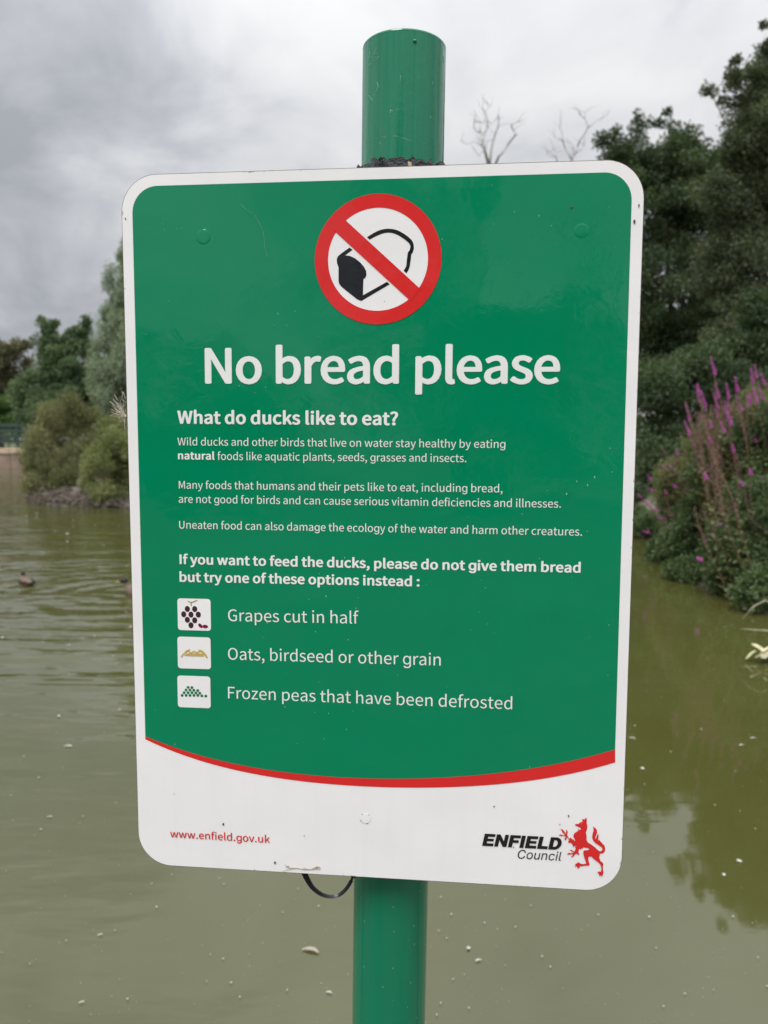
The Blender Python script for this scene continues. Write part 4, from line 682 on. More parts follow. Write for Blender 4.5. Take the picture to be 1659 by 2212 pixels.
SG = json.loads('''{"lines":[["headline_lettering","No bread please",[-141.39,126.95],[149.11,125.75],31.79,0.023,"print_white","S"],["subheading_lettering","What do ducks like to eat?",[-165.87,93.75],[20.1,92.68],11.85,0.034,"print_white","S"],["text_line","Wild ducks and other birds that live on water stay healthy by eating",[-166.09,75.71],[107.07,74.63],6.97,0.002,"print_white","S"],["bold_text","natural",[-166.0,63.89],[-134.24,63.71],7.13,0.032,"print_white","S"],["text_line","foods like aquatic plants, seeds, grasses and insects.",[-131.72,63.69],[75.87,63.0],6.99,0.002,"print_white","S"],["text_line","Many foods that humans and their pets like to eat, including bread,",[-165.76,39.19],[105.38,38.62],7.04,0.002,"print_white","S"],["text_line","are not good for birds and can cause serious vitamin deficiencies and illnesses.",[-166.09,27.25],[152.3,26.76],7.04,0.002,"print_white","S"],["text_line","Uneaten food can also damage the ecology of the water and harm other creatures.",[-166.15,5.2],[169.62,4.21],7.08,0.002,"print_white","S"],["bold_text","If you want to feed the ducks, please do not give them bread",[-166.52,-25.39],[169.37,-26.12],9.1,0.032,"print_white","S"],["bold_text","but try one of these options instead :",[-166.85,-40.71],[38.67,-40.28],9.22,0.032,"print_white","S"],["option_text","Grapes cut in half",[-124.75,-73.79],[-12.28,-73.03],11.04,0.0,"print_white","S"],["option_text","Oats, birdseed or other grain",[-125.34,-107.42],[56.86,-106.88],11.08,0.0,"print_white","S"],["option_text","Frozen peas that have been defrosted",[-125.87,-141.71],[116.51,-142.13],11.14,0.0,"print_white","S"],["web_address","www.enfield.gov.uk",[-180.37,-269.94],[-90.46,-270.19],7.37,0.006,"print_red","S"],["council_lettering","Council",[123.59,-271.76],[159.87,-271.71],7.78,0.0,"print_black","I"]],"enfield":[[93.55,-262.23],[159.87,-262.07],10.84],"rivets":[[-140.73,245.95],[163.1,243.9],[-159.99,-246.13],[-6.3,-243.45]],"green_left":[[-198.69,270.27],[-200.99,-178.81]],"green_right":[[204.88,253.13],[201.43,-172.17]],"green_top":[[-176.95,287.74],[177.39,287.55]],"white":[[187.56,298.64]],"band_top":[[-200.98,-178.76],[-141.38,-196.43],[-45.94,-207.36],[9.5,-207.32],[57.24,-204.44],[131.36,-192.81],[201.27,-173.12]],"band_bot":[[-201.05,-181.3],[-141.47,-201.49],[-45.96,-213.41],[9.53,-214.78],[57.33,-213.14],[131.56,-202.88],[201.6,-184.16]],"ring":[[3.02,225.09],[-48.21,226.06],[53.46,224.13],[2.84,276.13],[3.12,173.26],[-37.53,225.86],[42.84,224.33],[2.87,265.46],[3.09,183.77]],"bar":[[-22.68,255.96],[36.29,202.49],[28.21,193.35],[-30.93,247.1]],"bread":[[-19.79,234.92],[-17.44,233.05],[-23.49,228.93],[-19.56,228.32],[-15.25,226.34],[-11.33,223.24],[-8.19,219.76],[-6.38,216.32],[-6.06,213.27],[-6.84,211.0],[-8.57,209.89],[-8.95,197.09],[10.61,207.45],[12.72,205.51],[-10.13,192.75],[-11.7,193.15],[-14.06,194.33],[-25.89,203.69],[-28.26,206.4],[-28.8,208.7],[-28.78,219.76],[-29.96,222.44],[-30.27,225.87],[-29.4,228.13],[-26.64,230.36]],"bread2":[[-5.64,242.7],[-0.81,245.6],[2.3,247.11],[5.41,248.17],[8.51,248.78],[11.61,248.93],[14.71,248.63],[17.81,247.89],[20.92,246.55],[24.02,244.75],[27.12,242.59],[29.84,240.13],[31.16,238.23],[31.79,236.34],[32.05,232.96],[31.07,229.97],[29.92,228.49],[29.56,224.36],[28.82,219.09],[27.83,216.47],[26.14,213.85],[23.95,216.01],[25.49,218.4],[26.1,219.9],[26.46,224.41],[27.2,230.05],[28.73,231.9],[29.33,234.89],[28.71,236.4],[27.54,237.93],[24.82,240.24],[22.49,241.79],[19.77,243.57],[17.06,244.76],[14.34,245.64],[11.63,245.93],[8.91,245.76],[6.19,245.15],[1.53,243.37],[-3.53,240.85]],"beast":[[176.52,-233.58],[177.75,-234.76],[179.65,-232.57],[179.8,-234.58],[179.99,-235.92],[179.78,-237.27],[180.3,-238.93],[180.57,-240.94],[180.25,-243.14],[179.37,-245.79],[179.89,-247.38],[180.21,-249.73],[180.18,-252.1],[180.69,-253.42],[181.83,-254.71],[183.76,-255.78],[185.7,-257.03],[187.32,-258.29],[188.94,-259.89],[190.4,-261.09],[191.52,-261.53],[192.78,-261.19],[193.47,-260.13],[193.34,-258.79],[192.35,-257.49],[190.1,-256.1],[187.85,-254.71],[186.06,-252.95],[185.06,-251.15],[184.77,-248.8],[185.14,-246.08],[185.8,-243.68],[185.59,-241.67],[185.23,-240.01],[186.36,-240.96],[187.65,-241.9],[188.48,-243.37],[188.59,-245.21],[187.97,-247.61],[187.23,-249.67],[187.44,-251.35],[188.33,-249.28],[189.06,-247.21],[189.4,-245.84],[189.95,-247.5],[189.92,-249.52],[189.55,-251.23],[189.75,-252.57],[190.43,-251.01],[191.26,-252.49],[192.73,-253.92],[194.04,-255.71],[194.34,-255.18],[195.01,-256.66],[195.64,-258.66],[195.54,-260.69],[194.7,-262.26],[193.47,-263.18],[191.41,-263.37],[191.37,-264.99],[190.89,-267.06],[191.56,-268.37],[192.24,-270.2],[194.01,-271.28],[194.53,-272.61],[194.17,-274.66],[194.34,-277.03],[194.89,-279.72],[194.47,-281.79],[193.71,-282.68],[195.0,-283.45],[193.08,-283.06],[192.43,-282.42],[192.15,-283.8],[191.32,-282.32],[190.95,-280.64],[190.02,-281.38],[190.14,-280.01],[191.23,-279.26],[192.73,-279.51],[193.01,-278.13],[193.04,-276.09],[192.34,-273.76],[191.02,-271.8],[188.92,-270.22],[186.65,-268.66],[184.85,-266.56],[182.16,-266.72],[182.08,-269.61],[182.6,-271.45],[183.23,-273.28],[183.01,-274.59],[179.83,-274.78],[177.31,-275.4],[175.71,-275.26],[175.27,-276.65],[174.48,-276.87],[174.36,-278.31],[173.36,-276.93],[172.86,-275.94],[172.22,-275.81],[171.51,-276.87],[171.57,-275.17],[172.19,-274.62],[170.91,-274.29],[172.32,-273.42],[173.9,-272.88],[172.93,-272.29],[174.68,-272.36],[175.98,-273.37],[177.89,-273.53],[180.11,-273.19],[180.66,-272.41],[179.72,-270.43],[178.51,-266.76],[177.79,-263.75],[177.97,-262.04],[178.68,-261.39],[181.37,-261.17],[182.47,-260.6],[182.44,-259.58],[181.64,-259.12],[179.41,-259.08],[177.5,-258.68],[177.06,-260.23],[176.41,-259.49],[175.65,-260.99],[174.84,-260.19],[174.05,-260.57],[174.09,-261.93],[173.55,-263.32],[174.47,-264.45],[174.5,-265.47],[173.88,-266.18],[173.6,-265.18],[172.25,-264.75],[170.84,-265.34],[170.46,-266.89],[168.98,-267.49],[168.85,-268.69],[167.86,-267.22],[169.11,-266.46],[169.56,-265.42],[168.13,-265.4],[166.54,-265.76],[164.8,-266.03],[164.92,-264.67],[166.19,-264.35],[168.11,-264.58],[169.53,-264.06],[169.83,-263.36],[168.55,-263.1],[167.42,-262.48],[166.45,-261.86],[168.35,-261.58],[169.17,-262.55],[170.45,-262.88],[171.06,-261.76],[171.56,-260.04],[170.67,-258.73],[172.56,-258.28],[170.32,-257.8],[169.92,-258.27],[169.73,-259.46],[169.22,-258.31],[168.71,-256.81],[167.88,-255.67],[166.6,-255.23],[165.66,-255.96],[165.31,-254.63],[164.98,-254.14],[165.92,-253.58],[165.41,-252.25],[163.68,-250.48],[163.73,-252.34],[163.05,-253.4],[161.61,-252.97],[162.72,-252.74],[162.05,-251.76],[162.83,-251.04],[162.97,-250.18],[161.85,-249.74],[160.41,-249.65],[159.63,-250.27],[158.65,-249.41],[157.55,-249.98],[157.84,-248.77],[158.63,-248.49],[160.23,-248.98],[161.83,-249.23],[161.97,-248.21],[160.01,-246.45],[159.66,-245.12],[158.35,-243.57],[160.6,-244.39],[162.24,-246.33],[163.08,-248.15],[163.19,-246.28],[163.65,-245.24],[162.67,-244.28],[163.94,-244.38],[164.62,-245.86],[164.15,-248.93],[165.21,-250.74],[166.21,-252.2],[166.65,-250.82],[168.1,-251.76],[168.7,-252.81],[168.74,-251.89],[170.45,-253.83],[170.91,-253.29],[170.33,-251.63],[169.26,-249.66],[169.6,-247.95],[170.28,-247.31],[169.83,-247.09],[171.45,-245.82],[172.38,-245.1],[173.63,-244.42],[172.34,-243.68],[173.6,-243.34],[175.04,-243.77],[175.33,-242.57],[174.51,-241.6],[172.59,-240.86],[170.66,-239.96],[170.32,-239.06],[171.9,-238.71],[173.48,-238.46],[174.4,-237.39],[175.97,-236.8],[176.59,-236.43],[176.24,-235.11]],"eye":[[174.75,-238.72],[175.52,-238.01],[176.38,-238.13],[175.86,-238.56],[175.23,-238.87]],"squares":[[[-168.65,-55.18],[-140.01,-55.03],[-140.5,-82.68],[-169.25,-82.95]],[[-169.37,-88.68],[-140.6,-88.49],[-141.09,-116.41],[-169.98,-116.72]],[[-170.12,-123.15],[-141.42,-122.82],[-142.13,-151.01],[-170.73,-151.35]]],"grapes":[[-160.5,-64.14],[-153.99,-64.08],[-163.81,-68.86],[-157.4,-69.01],[-150.89,-68.84],[-160.7,-73.63],[-154.19,-73.88],[-157.58,-78.3]],"stem":[[[-160.04,-57.4],[-158.78,-58.0],[-156.97,-58.37],[-154.51,-57.79],[-151.61,-56.25]],[[-156.97,-58.37],[-157.03,-61.42]]],"halves":[[-149.26,-78.49],[-145.01,-79.01]],"peas":[[-166.71,-140.53],[-163.15,-140.4],[-159.69,-140.27],[-156.13,-140.14],[-152.68,-140.02],[-149.14,-140.32],[-145.59,-140.4],[-164.93,-138.1],[-161.37,-137.97],[-157.92,-137.84],[-154.36,-137.93],[-150.92,-138.02],[-163.16,-135.67],[-159.6,-135.54],[-156.15,-135.63],[-152.71,-135.73],[-161.27,-133.24],[-157.82,-133.23]],"oats":[[-167.2,-102.55],[-143.4,-101.81],[-155.45,-105.69],[-155.34,-99.84]]}''')
YAW = -.09787643
sign = empty('notice_sign', CAM+Vector((-.00866839, .63515167, -.07968536)), YAW)
tag(sign, 'green and white notice asking for no bread, fixed to the green post', 'sign')
P_green = sign_print('green_print', (.0, .222, .099), .75)
P_white = sign_print('white_print', (.87, .87, .875))
P_letter = sign_print('letter_white_print', (.82, .85, .825))
P_red = sign_print('red_print', (.68, .026, .026))
P_black = sign_print('black_print', (.013, .014, .017))
def mm(p): return (p[0]*.001, p[1]*.001)
def rrect(x0, x1, z0, z1, r, n=10):
    rr_ = r if isinstance(r, (list, tuple)) else [r]*4; o = []
    for (cx_, cz_, a0, q) in ((x1, z1, 0, rr_[0]), (x0, z1, 90, rr_[1]), (x0, z0, 180, rr_[2]), (x1, z0, 270, rr_[3])):
        sx_ = -1 if cx_ == x1 else 1; sz_ = -1 if cz_ == z1 else 1
        for k in range(n+1):
            a = rad(a0+90*k/n); o.append((cx_+sx_*q+q*math.cos(a), cz_+sz_*q+q*math.sin(a)))
    return o
def fill(name, loops, y, mat, beziers=None, offset=0.0):
    cu = bpy.data.curves.new(name, 'CURVE'); cu.dimensions = '2D'; cu.fill_mode = 'BOTH'; cu.resolution_u = 5
    for lp in loops or []:
        s = cu.splines.new('POLY'); s.points.add(len(lp)-1)
        for i, p in enumerate(lp): s.points[i].co = (p[0], p[1], 0, 1)
        s.use_cyclic_u = True
    for bz in beziers or []:
        s = cu.splines.new('BEZIER'); s.bezier_points.add(len(bz)-1); s.use_cyclic_u = True
        for i, h in enumerate(bz):
            bpn = s.bezier_points[i]; bpn.handle_left_type = bpn.handle_right_type = 'FREE'
            bpn.co = (h[2], h[3], 0); bpn.handle_left = (h[0], h[1], 0); bpn.handle_right = (h[4], h[5], 0)
    cu.offset = offset
    o = bpy.data.objects.new(name, cu); C.objects.link(o)
    me = bpy.data.meshes.new_from_object(o.evaluated_get(bpy.context.evaluated_depsgraph_get()))
    bpy.data.objects.remove(o); bpy.data.curves.remove(cu)
    n = len(me.vertices); a = np.empty(n*3, np.float32); me.vertices.foreach_get('co', a); a = a.reshape(-1, 3)
    me.name = name; me.materials.clear()
    if y is None: return me, a
    V = np.stack([a[:, 0], np.full(n, y), a[:, 1]], 1); me.vertices.foreach_set('co', V.astype(np.float32).ravel()); me.update()
    return link(name, me, mat, sign)
HW, HH, R_ = .210, .297, .030
# board
out_ = rrect(-HW, HW, -HH, HH, R_, 14); n = len(out_)
rsd = random.Random(6)
V = [(x, 0, z) for x, z in out_]+[(x, .003, z) for x, z in out_]
obj('board', V, [tuple(range(n))[::1], tuple(range(n, 2*n))[::-1]]+[(k, n+k, n+(k+1) % n, (k+1) % n) for k in range(n)], simple('board_edge', (.16, .125, .10), .8, .4, 60), sign)
# white face: rings near the rim carry a rim attribute for the grime and chips
M_face = sign_print('white_face_film', (.87, .87, .875)); t = M_face.node_tree; b = t.nodes['Principled BSDF']
old = b.inputs['Base Color'].links[0].from_socket
at = N(t, 'ShaderNodeAttribute', attribute_name='rim')
gr = noise(t, 95, 5, .75); gr2 = noise(t, 14, 3, .6)
th = math_n(t, 'ADD', math_n(t, 'MULTIPLY', at.outputs['Fac'], .30), math_n(t, 'MULTIPLY', gr2, .55))
th = math_n(t, 'GREATER_THAN', math_n(t, 'ADD', math_n(t, 'MULTIPLY', gr, .9), th), 1.145)
t.links.new(mixc(t, math_n(t, 'MULTIPLY', th, .6), old, (.20, .16, .12)), b.inputs['Base Color'])
V = []; F = []; rim = []
for k_, (ins, rm) in enumerate(((.0005, 1), (.0013, 1), (.0022, .35), (.004, 0), (.028, 0))):
    lp = rrect(-HW+ins, HW-ins, -HH+ins, HH-ins, max(R_-ins, .004), 14)
    V += [(x, -.0003, z) for x, z in lp]; rim += [rm]*n
    if k_: o_ = (k_-1)*n; F += [(o_+k, o_+(k+1) % n, o_+n+(k+1) % n, o_+n+k) for k in range(n)]
F.append(tuple(range(4*n, 5*n)))
fo = obj('white_face', V, F, M_face, sign); at_ = fo.data.attributes.new('rim', 'FLOAT', 'POINT'); at_.data.foreach_set('value', rim)
# green panel and red band
def curve_pts(pts, n=60):
    xs = np.array([p[0] for p in pts]); zs = np.array([p[1] for p in pts]); c_ = np.polyfit(xs, zs, 4); g_ = np.linspace(xs[0], xs[-1], n)
    return [(x*.001, np.polyval(c_, x)*.001) for x in g_]
bt = curve_pts(SG['band_top']); bb = curve_pts(SG['band_bot'])
gl = [p for p in rrect(-.2005, .2005, -.28, .2875, .0215, 14) if p[1] > 0]
fill('green_panel', [gl+bt], -.0006, P_green)
fill('red_band', [bt[::-1]+bb], -.00065, P_red)
# prohibition symbol
rg_ = [mm(p) for p in SG['ring']]; cx_, cz_ = rg_[0]; Ro = .0512; Ri = .0404
circ = lambda r, n=96: [(cx_+r*math.cos(2*math.pi*k/n), cz_+r*math.sin(2*math.pi*k/n)) for k in range(n)]
fill('symbol_disc', [circ(Ri+.0006)], -.0008, P_white)
fill('bread_slice', [[mm(p) for p in SG['bread']]], -.0010, P_black)
fill('bread_outline', [[mm(p) for p in SG['bread2']]], -.0010, P_black)
fill('symbol_ring', [circ(Ro), circ(Ri)[::-1]], -.0010, P_red)
bar = [mm(p) for p in SG['bar']]; bx = [Vector(bar[0]), Vector(bar[1]), Vector(bar[2]), Vector(bar[3])]
d1 = (bx[1]-bx[0]).normalized()*.002; d2 = (bx[2]-bx[3]).normalized()*.002
fill('symbol_bar', [[tuple(bx[0]-d1), tuple(bx[1]+d1), tuple(bx[2]+d2), tuple(bx[3]-d2)]], -.0012, P_red)
# lettering
MATS = {'print_white': P_letter, 'print_red': P_red, 'print_black': P_black}
def text(name, txt, A, B, asc, off, mat, font='S'):
    G = GL if font == 'S' else GI
    ref = .2795 if font == 'S' else max(h[3] for s in G['l'][1] for h in s)*.001
    em = ref/.712; x = 0; bz = []; o_ = off*em
    for ch in txt:
        if ch == ' ': x += em*(.2 if off < .01 else .185) + o_*.3; continue
        adv, sp_ = G[ch]
        sh = .20 if font == 'I' else 0
        for s in sp_: bz.append([[h[0]*.001+x+sh*h[1]*.001, h[1]*.001, h[2]*.001+x+sh*h[3]*.001, h[3]*.001, h[4]*.001+x+sh*h[5]*.001, h[5]*.001] for h in s])
        x += adv*.001 + o_*(-.55 if name == 'headline_lettering' else .6)
    me, a = fill(name, None, None, None, bz, 0)
    dy = np.zeros(len(a))
    if o_ > .001:      # heavier weight: the same flat outline stepped round by half a stroke
        pg = [tuple(q.vertices) for q in me.polygons]; nv = len(a); A9 = []; D9 = []; F9 = []
        for j in range(9):
            sx9, sy9 = (0, 0) if j == 8 else (math.cos(j*math.pi/4), math.sin(j*math.pi/4))
            A9.append(a+np.array([[sx9*o_, sy9*o_*.75, 0]], np.float32)); D9.append(np.full(nv, j*1.2e-5)); F9 += [tuple(i+j*nv for i in q) for q in pg]
        a = np.concatenate(A9); dy = np.concatenate(D9)
        me = bpy.data.meshes.new(name); me.from_pydata([tuple(map(float, p)) for p in a], [], F9); me.update()
    x0, x1 = a[:, 0].min(), a[:, 0].max()
    A = np.array(A)*.001; B = np.array(B)*.001; d_ = (B-A); Lw = np.linalg.norm(d_); d_ = d_/Lw; nrm = np.array([-d_[1], d_[0]])
    sx_ = Lw/(x1-x0); sz_ = asc*.001/(ref+1.5*o_)
    u_ = (a[:, 0]-x0)*sx_; w_ = (a[:, 1]+.75*o_)*sz_
    P2 = A[None]+u_[:, None]*d_[None]+w_[:, None]*nrm[None]
    V = np.stack([P2[:, 0], -.0009-dy, P2[:, 1]], 1); me.vertices.foreach_set('co', V.astype(np.float32).ravel()); me.update()
    return link(name, me, mat, sign)
for nm, txt, A, B, asc, off, col, fn in SG['lines']: text(nm, txt, A, B, asc, off, MATS[col], fn)
# ENFIELD, heavy slanted capitals, drawn in units of cap height
EN = {'E': (.92, [[(0, 0), (.86, 0), (.86, .23), (.31, .23), (.31, .40), (.80, .40), (.80, .61), (.31, .61), (.31, .77), (.85, .77), (.85, 1), (0, 1)]]),
      'N': (1.04, [[(0, 0), (.29, 0), (.29, .55), (.66, 0), (.95, 0), (.95, 1), (.66, 1), (.66, .45), (.29, 1), (0, 1)]]),
      'F': (.86, [[(0, 0), (.31, 0), (.31, .38), (.74, .38), (.74, .60), (.31, .60), (.31, .77), (.82, .77), (.82, 1), (0, 1)]]),
      'I': (.40, [[(0, 0), (.31, 0), (.31, 1), (0, 1)]]),
      'L': (.84, [[(0, 0), (.80, 0), (.80, .24), (.31, .24), (.31, 1), (0, 1)]]),
      'D': (.95, [[(0, 0), (.45, 0)]+[(.45+.48*math.sin(a), .5-.5*math.cos(a)) for a in np.linspace(.15, math.pi-.15, 14)]+[(.45, 1), (0, 1)],
                  [(.31, .23), (.31, .77), (.42, .77)]+[(.42+.21*math.sin(a), .5+.27*math.cos(a)) for a in np.linspace(.2, math.pi-.2, 9)]+[(.42, .23)]])}
x = 0; loops = []
for ch in 'ENFIELD':
    for lp in EN[ch][1]: loops.append([(p[0]+x+.2*p[1], p[1]) for p in lp])
    x += EN[ch][0]+.03
A, B, ch_ = SG['enfield']; A = np.array(A)*.001; B = np.array(B)*.001; ch_ *= .001; wid = max(p[0] for lp in loops for p in lp); dd = (B-A); ang = .0
fill('enfield_lettering', [[(A[0]+p[0]/wid*dd[0], A[1]+p[0]/wid*dd[1]*.0+p[1]*ch_) for p in lp] for lp in loops], -.0009, P_black)
fill('rampant_beast_emblem', [[mm(p) for p in SG['beast']], [mm(p) for p in SG['eye']]], -.0009, P_red)
# option pictures
P_grape = sign_print('grape_print', (.055, .022, .030)); P_mar = sign_print('cut_grape_print', (.19, .012, .05)); P_gold = sign_print('stalk_print', (.40, .24, .03)); P_oat = sign_print('oat_print', (.62, .47, .12)); P_pea = sign_print('pea_print', (.004, .19, .08))
def ell(c, rx, rz, n=20, rot=0):
    return [(c[0]+rx*math.cos(a)*math.cos(rot)-rz*math.sin(a)*math.sin(rot), c[1]+rx*math.cos(a)*math.sin(rot)+rz*math.sin(a)*math.cos(rot)) for a in (2*math.pi*k/n for k in range(n))]
for q in SG['squares']:
    q = [mm(p) for p in q]; x0 = min(p[0] for p in q); x1 = max(p[0] for p in q); z0 = (q[2][1]+q[3][1])/2; z1 = (q[0][1]+q[1][1])/2
    fill('picture_tile', [rrect(x0, x1, z0, z1, .0026, 5)], -.0008, P_white)
K_ = .635/1662*.86406/3.318
for p in SG['grapes']:
    fill('grape_mark', [ell(mm(p), 22.5*K_, 26.5*K_)], -.0010, P_grape)
fill('cut_grape_mark', [ell(mm(SG['halves'][0]), 14*K_, 24*K_, rot=.75)], -.0010, P_mar); fill('cut_grape_mark', [ell(mm(SG['halves'][1]), 25*K_, 15*K_)], -.0011, P_mar)
for st, w in zip(SG['stem'], (4, 4)):
    pts = [Vector(mm(p)) for p in st]; L = []; Rr = []
    for i, p in enumerate(pts):
        d = (pts[min(i+1, len(pts)-1)]-pts[max(i-1, 0)]).normalized(); nn = Vector((-d.y, d.x))*w*K_; L.append(tuple(p+nn)); Rr.append(tuple(p-nn))
    fill('grape_stalk_mark', [L+Rr[::-1]], -.0010, P_gold)
for p in SG['peas']: fill('pea_mark', [ell(mm(p), 12.8*K_, 12.8*K_, 14)], -.0010, P_pea)
a0, a1, a2, a3 = [Vector(mm(p)) for p in SG['oats']]
rs = random.Random(2); cxo = (a0.x+a1.x)/2; wo_ = (a1.x-a0.x); lo = []
for row in range(5):
    z = a2.y+(a0.y-a2.y)*(.15+row*.25)+.0002; hwid = wo_*(.36-.02*abs(row-1)) if row < 4 else wo_*.16
    for k in range(-6, 7):
        xx = cxo+k*hwid/6+(row % 2)*.0006; fill_z = z+.0009*math.cos(k*.8)*(row > 2)
        lo.append(ell((xx, fill_z), .00105, .00042, 8, .35*(1 if k % 2 else -1)))
for s in (-1, 1):
    for k in range(10):
        aa = Vector((cxo+s*wo_*(.20+.03*k), a3.y-.0012-.00018*k*k*.35)); lo.append(ell((aa.x, aa.y), .0014-.00006*k, .0006, 8, -s*.4))
        lo.append(ell((aa.x+.0004, aa.y+.0011-.0001*k), .0012-.00006*k, .0005, 8, -s*.4+.2))
# ellipses are kept apart in two sheets so that the fills do not cancel where they touch
for j in range(3):
    o = fill('grain_mark', lo[j::3], -.0010-.0001*j, P_oat); o['kind'] = 'stuff'
# fixings pressed up under the film, and marks of wear
def cap_disc(c, r, h, mat, name='bolt_cap', n=28, squash=1.0):
    V = []; F = []
    for (q, y) in ((1.06, 0), (1.0, .35), (.93, .8), (.80, 1.0), (.3, 1.04)):
        for k in range(n):
            a = 2*math.pi*k/n; V.append((c[0]+r*q*math.cos(a), -.0006-h*y, c[1]+r*q*squash*math.sin(a)))
    for i in range(4):
        for k in range(n): F.append((i*n+k, i*n+(k+1) % n, (i+1)*n+(k+1) % n, (i+1)*n+k))
    F.append(tuple(range(4*n, 5*n))); return obj(name, V, F, mat, sign, True)
rv = [mm(p) for p in SG['rivets']]
cap_disc(rv[0], .0058, .00026, P_green); cap_disc(rv[1], .0054, .00022, P_green); cap_disc(rv[3], .0046, .00012, P_white)
M_grime = simple('grime', (.10, .085, .06), .9, .4, 300); M_ab = simple('abraded_film', (.22, .45, .36), .8, .2, 200)
UV = lambda x, z: (x*.001, z*.001)
def streak(pts, w, mat, name='scuff', y=-.0012):
    P3 = [(p[0]*.001, y, p[1]*.001) for p in pts]; return obj(name, *tube(P3, [w*.001]*len(P3), 4), mat, sign)
streak([(-97, 262), (-94, 256), (-90.5, 249), (-89.5, 242), (-89, 234), (-87, 229)], .10, M_ab)
streak([(-109, 271), (-104, 266), (-99, 263)], .08, M_ab)
for k in range(9):
    a = k*.7
    if k % 2: streak([(rv[3][0]*1000+4.6*math.cos(a), rv[3][1]*1000+4.6*math.sin(a)), (rv[3][0]*1000+4.7*math.cos(a+.25), rv[3][1]*1000+4.7*math.sin(a+.25))], .22 if k % 2 else .4, M_grime, 'dirt_mark', -.0009)
rs = random.Random(17)
for (x, z, s) in ((-86, -288, .9), (-132, -255.5, .8), (165, -232, .6), (103, -227, .5), (19, 221+21, .0), (18, 222, 0), (155, 262, .7), (158, -240, .4), (-60, -262, .35), (120, -262, .4), (-176, -230, .3), (203, 250, .9), (206, 262, .6), (-206.5, 262, .5)):
    if s: o = obj('dirt_mark', *dome((x*.001, -.0009, z*.001), s*.001, 1.5, int(x*3+400), .6, 7, 4), M_grime, sign)
for k in range(26):
    x, z = rs.uniform(-195, 195), rs.uniform(-175, 280); o = obj('speck', *dome((x*.001, -.0009, z*.001), rs.uniform(.16, .34)*.001, 1.6, k, .5, 5, 3), M_ab, sign)
# dry root scrap along the bottom edge
M_root = simple('dry_root', (.45, .38, .28), .9, .3, 300)
rt_ = empty('plant_scrap', sign.location+Vector((0, 0, 0)), YAW); tag(rt_, 'dry thread of plant scrap stuck along the sign\'s bottom edge', 'plant scrap')
Kx = lambda x, z: ((-78+(x-75)*.1078), -.0013, (-290.5-(z-220)*.1078+ (x-75)*.0))
for pts, w in (([(85, 210), (105, 225), (130, 232), (190, 230), (240, 236), (300, 234), (330, 215), (370, 208)], .35), ([(60, 265), (100, 248), (150, 236)], .18), ([(300, 234), (345, 222), (365, 230)], .3), ([(230, 236), (245, 224), (265, 230)], .22), ([(92, 228), (110, 214), (120, 235)], .3), ([(330, 216), (350, 206), (372, 220)], .4)):
    P3 = []
    for x, z in pts:
        a, y_, c_ = Kx(x, z); P3.append((a*.001, y_, c_*.001))
    obj('root_thread', *tube(P3, [w*.001]*len(P3), 4), M_root, rt_)
# seed fluff caught on the left edge
M_fluff = simple('seed_fluff', (.62, .58, .47), .8, .15, 100)
fl = empty('seed_fluff', sign.location, YAW); tag(fl, 'tuft of dry seed fluff caught on the sign\'s left edge', 'seed fluff')
def fz_(x, y):   # crop (250,880) scale 8.295 to board coordinates
    return (-210.3+(x-575)*.0383+(y-640)*-.001, 100+(640-y)*.0383)
rs = random.Random(9); parts = []
R0 = (545, 640)
ends = [(190, 320), (250, 265), (205, 400), (200, 470), (220, 540), (190, 625), (300, 300), (240, 590), (340, 330), (300, 660), (260, 440), (390, 330), (420, 330), (350, 690), (380, 770), (440, 770), (480, 770), (535, 920), (285, 480), (330, 420), (470, 560), (310, 580), (420, 420), (480, 330)]
for e in ends:
    for r_ in range(2):
        ex, ey = e[0]+rs.uniform(-12, 12), e[1]+rs.uniform(-12, 12); mx_, my_ = (R0[0]*.5+ex*.5)+rs.uniform(-25, 25), (R0[1]*.5+ey*.5)+rs.uniform(-25, 25)
        P3 = []
        for s in np.linspace(0, 1, 7):
            x = (1-s)**2*R0[0]+2*s*(1-s)*mx_+s*s*ex; y = (1-s)**2*R0[1]+2*s*(1-s)*my_+s*s*ey
            a, c_ = fz_(x, y); P3.append((a*.001, .001+.003*math.sin(s*3)*rs.uniform(-1, 1), c_*.001))
        w = rs.uniform(.00007, .00013); parts.append(tube(P3, [w]*6+[w*.5], 4))
for a in ([(190, 630), (250, 600), (340, 570), (430, 525)], [(190, 320), (240, 350), (300, 420)], [(430, 330), (470, 250), (485, 150), (470, 100)], [(485, 270), (530, 330), (575, 330), (530, 410)], [(485, 100), (530, 170), (545, 260)], [(300, 165), (370, 290)], [(535, 640), (530, 800), (537, 925)]):
    P3 = []
    for x, y in a:
        q_, c_ = fz_(x, y); P3.append((q_*.001, -.0005, c_*.001))
    parts.append(tube(P3, [.0002]*len(P3), 4))
v, f = join(parts); obj('bristles', v, f, M_fluff, fl)['kind'] = 'stuff'
v, f = dome((fz_(548, 645)[0]*.001, .0, fz_(548, 645)[1]*.001), .0011, 1.4, 3, .4, 8, 5); obj('seed', v, f, M_root, fl, True)

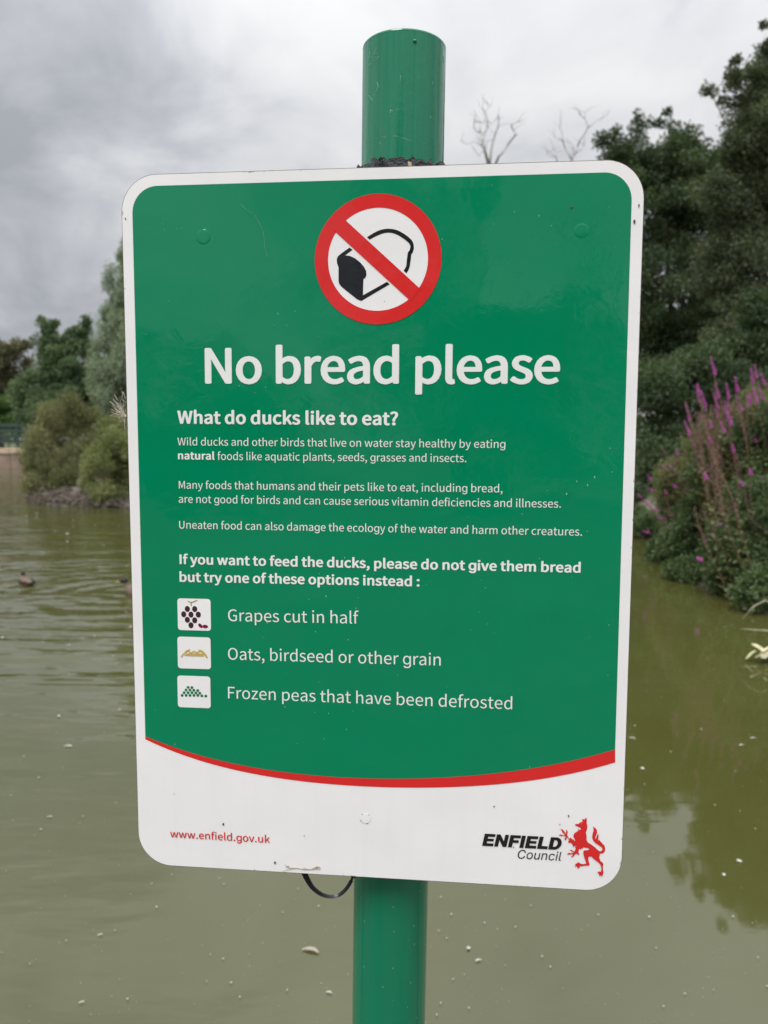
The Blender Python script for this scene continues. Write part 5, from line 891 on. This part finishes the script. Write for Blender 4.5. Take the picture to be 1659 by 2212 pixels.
# ------------------------------------------------------------------ cable tie loop under the sign
M_tie = simple('black_nylon', (.020, .024, .030), .22, .2, 60)
ct = empty('cable_tie', (0, 0, 0)); 
pp = [(655, 1880), (664, 1900), (676, 1918), (694, 1932), (713, 1937), (731, 1934), (746, 1922), (757, 1906), (763, 1890)]
P3 = [sight(x, y, .655+.006*i/8) for i, (x, y) in enumerate(pp)]
ct.location = P3[0]; tag(ct, 'black ribbed cable tie looping below the sign\'s bottom edge beside the post', 'cable tie')
def smooth_path(P, m=8):
    out = []
    for i in range(len(P)-1):
        p0, p1, p2, p3 = P[max(i-1, 0)], P[i], P[i+1], P[min(i+2, len(P)-1)]
        for k in range(m):
            s = k/m; out.append(.5*((2*p1)+(p2-p0)*s+(2*p0-5*p1+4*p2-p3)*s*s+(3*p1-p0-3*p2+p3)*s**3))
    return out+[P[-1]]
SP = smooth_path(P3, 7); V = []; F = []; parts = []
for i, p in enumerate(SP):
    t_ = (SP[min(i+1, len(SP)-1)]-SP[max(i-1, 0)]).normalized(); s = i/(len(SP)-1)
    nrm = Vector((0, 1, 0)).cross(t_).normalized(); wd = (Vector((0, 1, 0))*(.45+.5*s)+nrm*(.9-.55*s)).normalized(); th = t_.cross(wd).normalized()
    w = .0031-.0008*s; h_ = .0006
    V += [p-ct.location+wd*w*a+th*h_*b_ for a, b_ in ((-1, -1), (1, -1), (1, 1), (-1, 1))]
    if i: o_ = (i-1)*4; F += [(o_+k, o_+(k+1) % 4, o_+4+(k+1) % 4, o_+4+k) for k in range(4)]
    if i % 1 == 0 and 2 < i < len(SP)-6:
        q0 = p-ct.location
        for sg in (-1, 1): parts.append(([q0+wd*w*.62*a+th*(h_+.0004)*sg*b_+t_*.0004*c_ for a in (-1, 1) for b_ in (.6, 1.4) for c_ in (-1, 1)], [(0, 1, 3, 2), (4, 6, 7, 5), (0, 4, 5, 1), (2, 3, 7, 6), (0, 2, 6, 4), (1, 5, 7, 3)]))
F.append((0, 1, 2, 3)); obj('strap', V, F, M_tie, ct)
v, f = join(parts); obj('strap_teeth', v, f, M_tie, ct)['kind'] = 'stuff'
v, f = tube([P3[-1]-ct.location+Vector((.008*0, .0, -.002)), P3[-1]-ct.location+Vector((.006, .004, .016)), P3[-1]-ct.location+Vector((.012, .0, .03))], [.0026, .003, .003], 8); obj('locking_head', v, f, M_tie, ct, True)
def hoop(z):
    c0 = basep+ax*((z-basep.z)/ax.z)-ct.location; V = []; F = []; n = 48
    for k in range(n):
        a = 2*math.pi*k/n; e = Vector((math.cos(a), math.sin(a), 0))
        for r, dz in ((PR+.0003, -.0024), (PR+.0016, -.0024), (PR+.0016, .0024), (PR+.0003, .0024)): V.append(c0+e*r+Vector((0, 0, dz)))
    for k in range(n):
        for j in range(4): F.append((k*4+j, k*4+(j+1) % 4, ((k+1) % n)*4+(j+1) % 4, ((k+1) % n)*4+j))
    return V, F
obj('hoop', *hoop(1.09), M_tie, ct)
# aluminium channels that hold the board on the post
M_al = simple('dull_aluminium', (.45, .46, .47), .4, .1, 30)
for z in (.18, -.19):
    v, f = box(-.17, .17, .0032, .014, z-.016, z+.016); obj('mounting_channel', v, f, M_al, sign)
bpy.context.view_layer.update()
